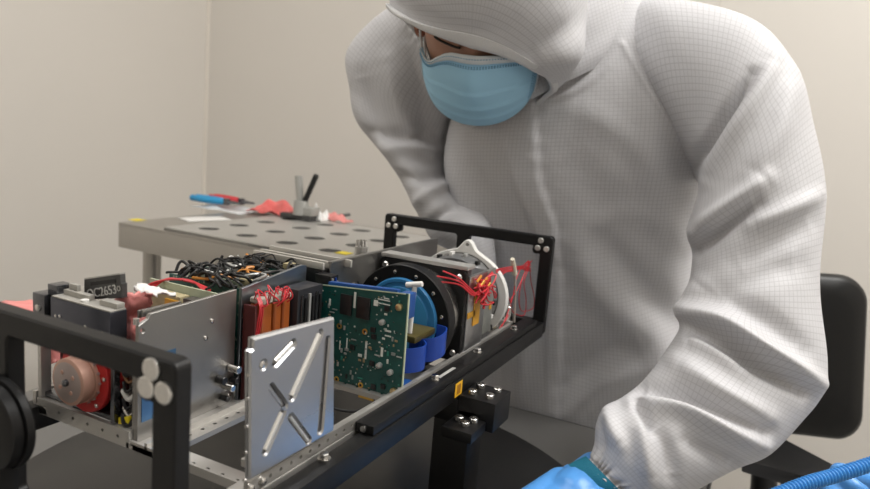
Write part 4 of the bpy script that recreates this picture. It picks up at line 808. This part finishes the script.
lfold = [([(388, 60), (402, 110), (418, 150)], .010, 9), ([(362, 75), (372, 110), (384, 145)], -.008, 9), ([(408, 40), (420, 100), (432, 140)], -.009, 9), ([(372, 132), (405, 136), (435, 134)], -.010, 6), ([(375, 146), (405, 150), (440, 150)], .009, 7), ([(395, 175), (420, 178), (446, 176)], -.008, 6), ([(415, 203), (435, 190), (452, 184)], .008, 6), ([(430, 225), (445, 210), (458, 205)], -.008, 5)]
loft_cloth([arm_ring(*a) for a in sl], 200, 0, 'sleeve', CLOTH, per, lfold, seed=13, amp=.003, frq=22, extra_disp=gather)
# wrist band, knit cuff and gloves
kr = [arm_ring((631, 502), (586.5, 456.5), .6495, .0225), arm_ring((620, 503), (579, 460), .650, .0225), arm_ring((608, 505), (571, 464), .652, .0225), arm_ring((600, 506), (566, 467), .654, .022)]
loft_cloth(kr, 40, 0, 'knit_cuff', KNIT, per, amp=.0004)
def hand(wrist, fdir, palm_n, s=1., curl=.5, thumb_side=1., spread=.1, name='glove', parent=None):
    f = nrm(fdir); n = np.array(palm_n, float); n = nrm(n-f*(n@f)); t = np.cross(n, f)*thumb_side; w = np.array(wrist, float)
    Q = lambda a, b, c: tuple(w+f*a*s+t*b*s+n*c*s)   # along fingers, towards thumb, towards palm side
    ch_ = [([Q(-.02, 0, 0), Q(.03, 0, 0)], [.026*s, .026*s])]
    base = [(.026, .092), (.008, .096), (-.011, .091), (-.029, .082)]; ln = [.070, .078, .072, .056]
    for k, (b, a) in enumerate(base):
        ch_.append(([Q(.02, b*.7, 0), Q(a, b, .0)], [.017*s, .0125*s])); cur = np.array([a, 0.]); ang = -curl*.25; pts = [Q(a-.01, b, 0)]; x, z = a, 0.
        for j, fr in enumerate((.45, .31, .24)):
            ang += curl*(.55, .9, .7)[j]; x += math.cos(ang)*ln[k]*fr; z += math.sin(ang)*ln[k]*fr; pts.append(Q(x, b+spread*(b-.0)*(x-a)*4, z))
        ch_.append((pts, [.0115*s, .0105*s, .0095*s, .008*s]))
    ch_.append(([Q(.018, .018, .006), Q(.045, .044, .014), Q(.072, .058, .022), Q(.095, .060, .030)], [.017*s, .0145*s, .0115*s, .009*s]))
    return obj_from(blob(ch_, .0028, 3), name, GLOVE, parent)
hw = np.array(C(589, 484, .662)); kn = np.array(un(553, 514, 'h', hw[2]-.003))
gl = hand(hw, kn-hw, (0, 0, -1), .98, .06, thumb_side=1., parent=per)
gcf = [arm_ring((607, 506), (568.5, 464.5), .653, .024), arm_ring((604, 507), (565.5, 466), .6535, .0247), arm_ring((600, 507), (563.5, 468), .654, .0243), arm_ring((594, 508), (561, 470), .656, .0243), arm_ring((584, 512), (554, 476), .662, .0262), arm_ring((572, 518), (545, 482), .670, .026)]
loft_cloth(gcf, 60, 0, 'glove_cuff', GLOVE, per, amp=.0012, frq=60)
hw2 = np.array(C(476, 299, .935)); hand(hw2, np.array(C(452, 314, .985))-hw2, (-.3, .1, -.9), .84, .5, thumb_side=1., parent=per)
kr2 = [arm_ring((461.5, 296), (489, 289), .938, .024), arm_ring((461, 305), (488, 299), .936, .0235)]
loft_cloth(kr2, 20, 0, 'knit_cuff', KNIT, per, amp=.0004)
# hood: rings swept from the face opening to the back of the head, then a cowl down to the shoulders
RIM = [(0, .023, .112), (.030, .016, .108), (.058, -.001, .094), (.081, -.025, .068), (.091, -.052, .047), (.086, -.072, .03), (.066, -.100, .02), (.03, -.120, .02), (0, -.125, .022), (-.03, -.118, .012), (-.062, -.09, -.01), (-.085, -.05, -.03), (-.104, -.012, -.012), (-.112, .018, .026), (-.096, .033, .070), (-.053, .031, .101)]
RP = spline(np.array(RIM+RIM[:1]), 6)[:-1]
def hood_at(k, f, mul=1.):              # from the rim (f=0) to the back of the head (f=1)
    P = RP[k]; r0 = np.linalg.norm(P); al = math.acos(P[2]/r0); ph = math.atan2(P[1], P[0]); a_ = al+(math.radians(174)-al)*f
    d = np.array([math.sin(a_)*math.cos(ph), math.sin(a_)*math.sin(ph), math.cos(a_)]); rl_ = 1/math.sqrt((d[0]/.122)**2+(d[1]/.158)**2+(d[2]/.145)**2)
    t = min(1, f*3.2); t = t*t*(3-2*t); return d*(r0+(rl_-r0)*t)*mul
NR = len(RP); hr = [[hd(*hood_at(k, f_)) for k in range(0, NR, 3)] for f_ in np.linspace(0, 1, 12)]
hfold = [([(535, 70), (585, 45), (625, 0)], .006, 12), ([(535, 50), (575, 25), (600, -5)], -.006, 12), ([(400, 10), (450, 28), (500, 30)], -.003, 9)]
loft_cloth(hr, 110, 0, 'hood', CLOTH, per, hfold, seed=2, amp=.003, frq=18)
g = MB(); vs = []; fs = []
for k in range(NR):
    a = hd(*hood_at(k, 0)); b = hd(*hood_at(k, .075)); d = nrm(b-a)*.0145; b = a+d; nrm_ = nrm(a-HC)
    vs += [cam2lwh(a-nrm_*.002), cam2lwh(a+nrm_*.0022-d*.05), cam2lwh(a+nrm_*.0042+d*.3), cam2lwh(b+nrm_*.0040), cam2lwh(b-nrm_*.002)]
for i in range(NR):
    for k in range(5): fs.append((i*5+k, i*5+(k+1) % 5, ((i+1) % NR)*5+(k+1) % 5, ((i+1) % NR)*5+k))
g.add(vs, fs).build('hood_rim', CLOTH2, per, smooth=80)
cw = [arm_ring((634, 48), (466, 132), .955, .108), arm_ring((638, 22), (450, 112), .948, .110), arm_ring((638, -12), (432, 78), .945, .115), arm_ring((620, -60), (440, 40), .95, .11)]
loft_cloth(cw, 60, 0, 'hood_cowl', CLOTH, per, [([(545, 105), (590, 85), (625, 50)], -.006, 8), ([(560, 80), (600, 50), (630, 10)], .006, 12)], seed=6, amp=.003, frq=20)
# face mask
def mask_pt(u, v):                      # u -1..1 across, v 0 top (nose bridge) .. 1 chin
    ang = u*1.2; y = -.047+(.054-.108*v)*(1-.46*abs(u)**2.2)+.004*(1-u*u)*(1-v)-.019*math.exp(-((u+.66)/.26)**2)*(1-v)**2
    rx = .0785-.002*v; rz = .108-.012*max(0, v-.3)-.035*max(0, v-.62)**1.2*2
    bul = .012*math.exp(-(u/.28)**2-((v-.32)/.35)**2)
    return hd(math.sin(ang)*rx*(1-.06*max(0, v-.5)), y, math.cos(ang)*rz*(.98)+bul-.004)
nu, nv = 60, 46; vs = []; fs = []
for sd in (0, 1):
    for i in range(nv+1):
        for j in range(nu+1):
            u = -1+2*j/nu; v = i/nv; q = mask_pt(u, v); c_ = nrm(q-hd(0, q@HU*0+(-.04), 0))
            ple = 0
            for pv in (.42, .62, .80): ple += .0022*(1/(1+math.exp(-(v-pv-.02*u*u)*160)))*math.exp(-max(0, v-pv)*9)*(1-abs(u)**6)
            vs.append(cam2lwh(q+c_*(ple-(.0012 if sd else 0))))
N1 = (nu+1)*(nv+1)
for i in range(nv):
    for j in range(nu): a = i*(nu+1)+j; fs += [(a, a+1, a+nu+2, a+nu+1), (N1+a+nu+1, N1+a+nu+2, N1+a+1, N1+a)]
ed = [j for j in range(nu+1)] + [(i+1)*(nu+1)-1 for i in range(1, nv+1)] + [nv*(nu+1)+j for j in range(nu-1, -1, -1)] + [i*(nu+1) for i in range(nv-1, 0, -1)]
for a, b in zip(ed, ed[1:]+ed[:1]): fs.append((a, N1+a, N1+b, b))
MSK = mat('mask_blue', (.38, .68, .90), .7, bump=.15, bscale=700)
mk = MB().add(vs, fs).build('face_mask', MSK, per, smooth=180)
def mband(path, w_, th, m_, nm):
    g = MB(); top = [np.array(cam2lwh(mask_pt(*a)+nrm(mask_pt(*a)-hd(0, -.04, 0))*th)) for a in path]; bot = [np.array(cam2lwh(mask_pt(a[0]+w_[0], a[1]+w_[1])+nrm(mask_pt(*a)-hd(0, -.04, 0))*th)) for a in path]
    g.strip(top, bot, .0012); return g.build(nm, m_, mk, smooth=180)
MWH = mat('mask_white', (.74, .79, .82), .7, bump=.2, bscale=900)
mband([(u, .0) for u in np.linspace(-1, 1, 12)], (0, .085), .0014, MWH, 'mask_edge')
mband([(.98, v) for v in np.linspace(.02, .98, 7)], (.03, 0), .0012, MWH, 'mask_edge'); mband([(-.98, v) for v in np.linspace(.02, .98, 7)], (-.03, 0), .0012, MWH, 'mask_edge')
STI = mat('stitch_blue', (.16, .34, .50), .7)
for v0 in (.105, .13):
    for u in np.linspace(-.92, .92, 44):
        pass
g = MB()
for v0 in (.04, .112, .128):
    for u in np.linspace(-.94, .94, 58):
        q = mask_pt(u, v0); c_ = nrm(q-hd(0, -.04, 0)); q = np.array(cam2lwh(q+c_*.0024)); g.box(q-[.0006]*3, q+[.0006]*3)
for u in (.86, .91):
    for v in np.linspace(.2, .95, 16):
        q = mask_pt(u, v); c_ = nrm(q-hd(0, -.04, 0)); q = np.array(cam2lwh(q+c_*.001)); g.box(q-[.0006]*3, q+[.0006]*3)
g.build('mask_stitching', STI, mk)
for sg_ in (-1, 1):
    g = MB(); g.tube([cam2lwh(mask_pt(.97*sg_, .05)), cam2lwh(hd(.078*sg_, .004, .02)), cam2lwh(hd(.082*sg_, -.005, -.012)), cam2lwh(hd(.076*sg_, -.045, .0)), cam2lwh(mask_pt(.97*sg_, .9))], .0016, 8, 6); g.build('ear_loop', MWH, mk)
# eyes looking down, brows, lashes, ears
HAIR = mat('dark_hair', (.018, .012, .009), .6)
for sg_ in (-1, 1):
    def fp(x, y, o_=.001):
        n_ = math.sqrt(max(1e-6, 1-(x/.074)**2-(y/.112)**2)); q = head_dir(x/.074, y/.112, n_); return cam2lwh(hd(q[0], q[1], q[2]+o_))
    c_ = np.array(fp(.032*sg_, .011, -.012)); g = MB(); g.lathe(c_, (0, 0, 1), [(-.0115*math.cos(t), .0115*math.sin(t)) for t in np.linspace(.05, 3.09, 12)], 20); g.build('eyeball', mat('eye_white', (.7, .68, .64), .25), per)
    g = MB(); n_ = 9; top = [fp((.032+.017*(k/4-1))*sg_, .021-.004*(k/4-1)**2, .0015) for k in range(n_)]; bot = [fp((.032+.016*(k/4-1))*sg_, .010+.003*(k/4-1)**2, .0045) for k in range(n_)]; g.strip(top, bot, .002); g.build('eyelid', SKIN, per, smooth=180)
    g = MB(); g.tube([fp((.032+.0165*(k/4-1))*sg_, .0095+.003*(k/4-1)**2, .0052) for k in range(n_)], .0016, 6, 3); g.build('eyelashes', HAIR, per)
    g = MB(); g.tube([fp((.014+.008*k)*sg_, .030+.006*math.sin(k*.7), .002) for k in range(5)], .0034, 8, 4, r_end=.0014); g.build('eyebrow', HAIR, per)
    g = MB(); g.lathe(cam2lwh(hd(.074*sg_, -.008, -.012)), np.array(cam2lwh(hd(.09*sg_, -.008, -.018)))-np.array(cam2lwh(hd(.074*sg_, -.008, -.012))), [(0, .012), (.003, .022), (.007, .023), (.009, .019), (.007, .013)], 20); g.build('ear', SKIN, per)
g = MB()
hh = []
for f_ in np.linspace(0, 1, 6):
    hh.append([hd(*(np.array(head_dir(*nrm(hood_at(k, .08+.9*f_)*np.array([1/.074, 1/.112, 1/.095]))))*1.05)) for k in range(0, NR, 4)])
loft_cloth(hh, 40, 0, 'hair', HAIR, per, amp=.001)
# ------------------------------------------------------------------ blue hose and the second gloved hand at the right edge
HZ = .60
hp0 = [(.37, .60, FL+.012), (.36, .555, -.45), (.37, .51, -.2), (.395, .487, -.075), C(750, 508, .582), C(800, 486, .592), C(835, 475.5, .60), C(870, 464.5, .606), C(915, 450, .612), C(1010, 420, .64), (.95, 1.05, .06), (1.3, 1.5, .0)]
P = spline(np.array(hp0), 26); L = np.concatenate([[0], np.cumsum(np.linalg.norm(np.diff(P, axis=0), axis=1))]); npt = int(L[-1]/.00055); tt = np.linspace(0, L[-1], npt)
PP = np.stack([np.interp(tt, L, P[:, k]) for k in range(3)], 1); g = MB(); n = 14; T = np.gradient(PP, axis=0); T /= np.linalg.norm(T, axis=1)[:, None]; u, _ = g.frame(T[0]); vs = []; fs = []
for i in range(npt):
    u = u-T[i]*(u@T[i]); u /= np.linalg.norm(u); v = np.cross(T[i], u); r_ = .0056+.0011*math.sin(2*math.pi*tt[i]/.0034)
    for k in range(n): a = 2*math.pi*k/n; vs.append(tuple(PP[i]+(u*math.cos(a)+v*math.sin(a))*r_))
for i in range(npt-1):
    for k in range(n): k2 = (k+1) % n; fs.append((i*n+k, i*n+k2, (i+1)*n+k2, (i+1)*n+k))
fs += [tuple(range(n)), tuple((npt-1)*n+k for k in range(n))]
tag(g.add(vs, fs).build('ribbed_hose', mat('hose_blue', (.05, .27, .66), .38), base=hp0[0], smooth=180), 'bright blue ribbed hose crossing the lower right corner', 'hose')
per2 = thing('person', C(900, 500, .66), 'blue gloved hand of a second person behind the ribbed hose at the right edge', 'person')
w2 = np.array(C(925, 532, .67)); hand(w2, np.array(C(860, 502, .675))-w2, np.array(C(850, 505, .60))-np.array(C(850, 480, .66)), .88, 1.35, thumb_side=1., parent=per2)
fr = [arm_ring((1420, 640), (1360, 800), .86, .075), arm_ring((1240, 625), (1190, 740), .78, .065), arm_ring((1060, 582), (1020, 662), .70, .05), arm_ring((975, 530), (945, 590), .685, .04), arm_ring((935, 514), (913, 552), .675, .028)]
loft_cloth(fr, 40, 0, 'sleeve', CLOTH, per2, amp=.002)
# ------------------------------------------------------------------ lights: ceiling panels of the cleanroom
def panel(l, w, sl_, sw, power, lab, col=(1, .98, .95)):
    t = thing('ceiling_light', (l, w, FL+2.66), lab, 'ceiling light')
    g = MB(); g.plate([[(l-sl_/2-.03, w-sw/2-.03), (l+sl_/2+.03, w-sw/2-.03), (l+sl_/2+.03, w+sw/2+.03), (l-sl_/2-.03, w+sw/2+.03)], [(l-sl_/2, w-sw/2), (l+sl_/2, w-sw/2), (l+sl_/2, w+sw/2), (l-sl_/2, w+sw/2)]], FL+2.66, FL+2.699, 'h'); g.build('frame', mat('light_frame', (.7, .7, .7), .5), t)
    la = bpy.data.lights.new('tube_light', 'AREA'); la.shape = 'RECTANGLE'; la.size = sl_; la.size_y = sw; la.energy = power; la.color = col
    o = bpy.data.objects.new('tube_light', la); COL.objects.link(o); o.parent = t; o.location = (0, 0, .02); return t
panel(.75, 1.25, 1.1, .5, 54, 'ceiling light panel above the right end of the desk')
panel(-.45, .9, 1.1, .5, 9, 'ceiling light panel above and to the right of the camera')
panel(.0, -.55, 1.1, .5, 19, 'ceiling light panel above the left side of the room')
w_ = bpy.data.worlds.new('World'); S.world = w_; w_.use_nodes = True; w_.node_tree.nodes['Background'].inputs[0].default_value = (.8, .78, .75, 1); w_.node_tree.nodes['Background'].inputs[1].default_value = .05
# ------------------------------------------------------------------ camera
cd = bpy.data.cameras.new('camera'); co = bpy.data.objects.new('camera', cd); COL.objects.link(co); S.camera = co
cd.sensor_width = 36; cd.lens = FP/870*36; cd.clip_start = .01
ax = RR.T  # columns: lens axes in lwh
fx = lambda v: Vector((v[0], -v[1], v[2]))
X, Y, Zc = fx(RR.T @ np.array([1, 0, 0.])), fx(RR.T @ np.array([0, -1, 0.])), fx(RR.T @ np.array([0, 0, -1.]))
M = Matrix((X, Y, Zc)).transposed().to_4x4(); M.translation = V(*CAM); co.matrix_world = M
cd.dof.use_dof = True; cd.dof.focus_distance = .58; cd.dof.aperture_fstop = 8
S.view_settings.view_transform = 'Standard'; S.view_settings.look = 'None'; S.view_settings.gamma = 1; S.view_settings.exposure = -.28; S.view_settings.use_curve_mapping = False
S.cycles.max_bounces = 8; S.cycles.diffuse_bounces = 4; S.cycles.use_denoising = True
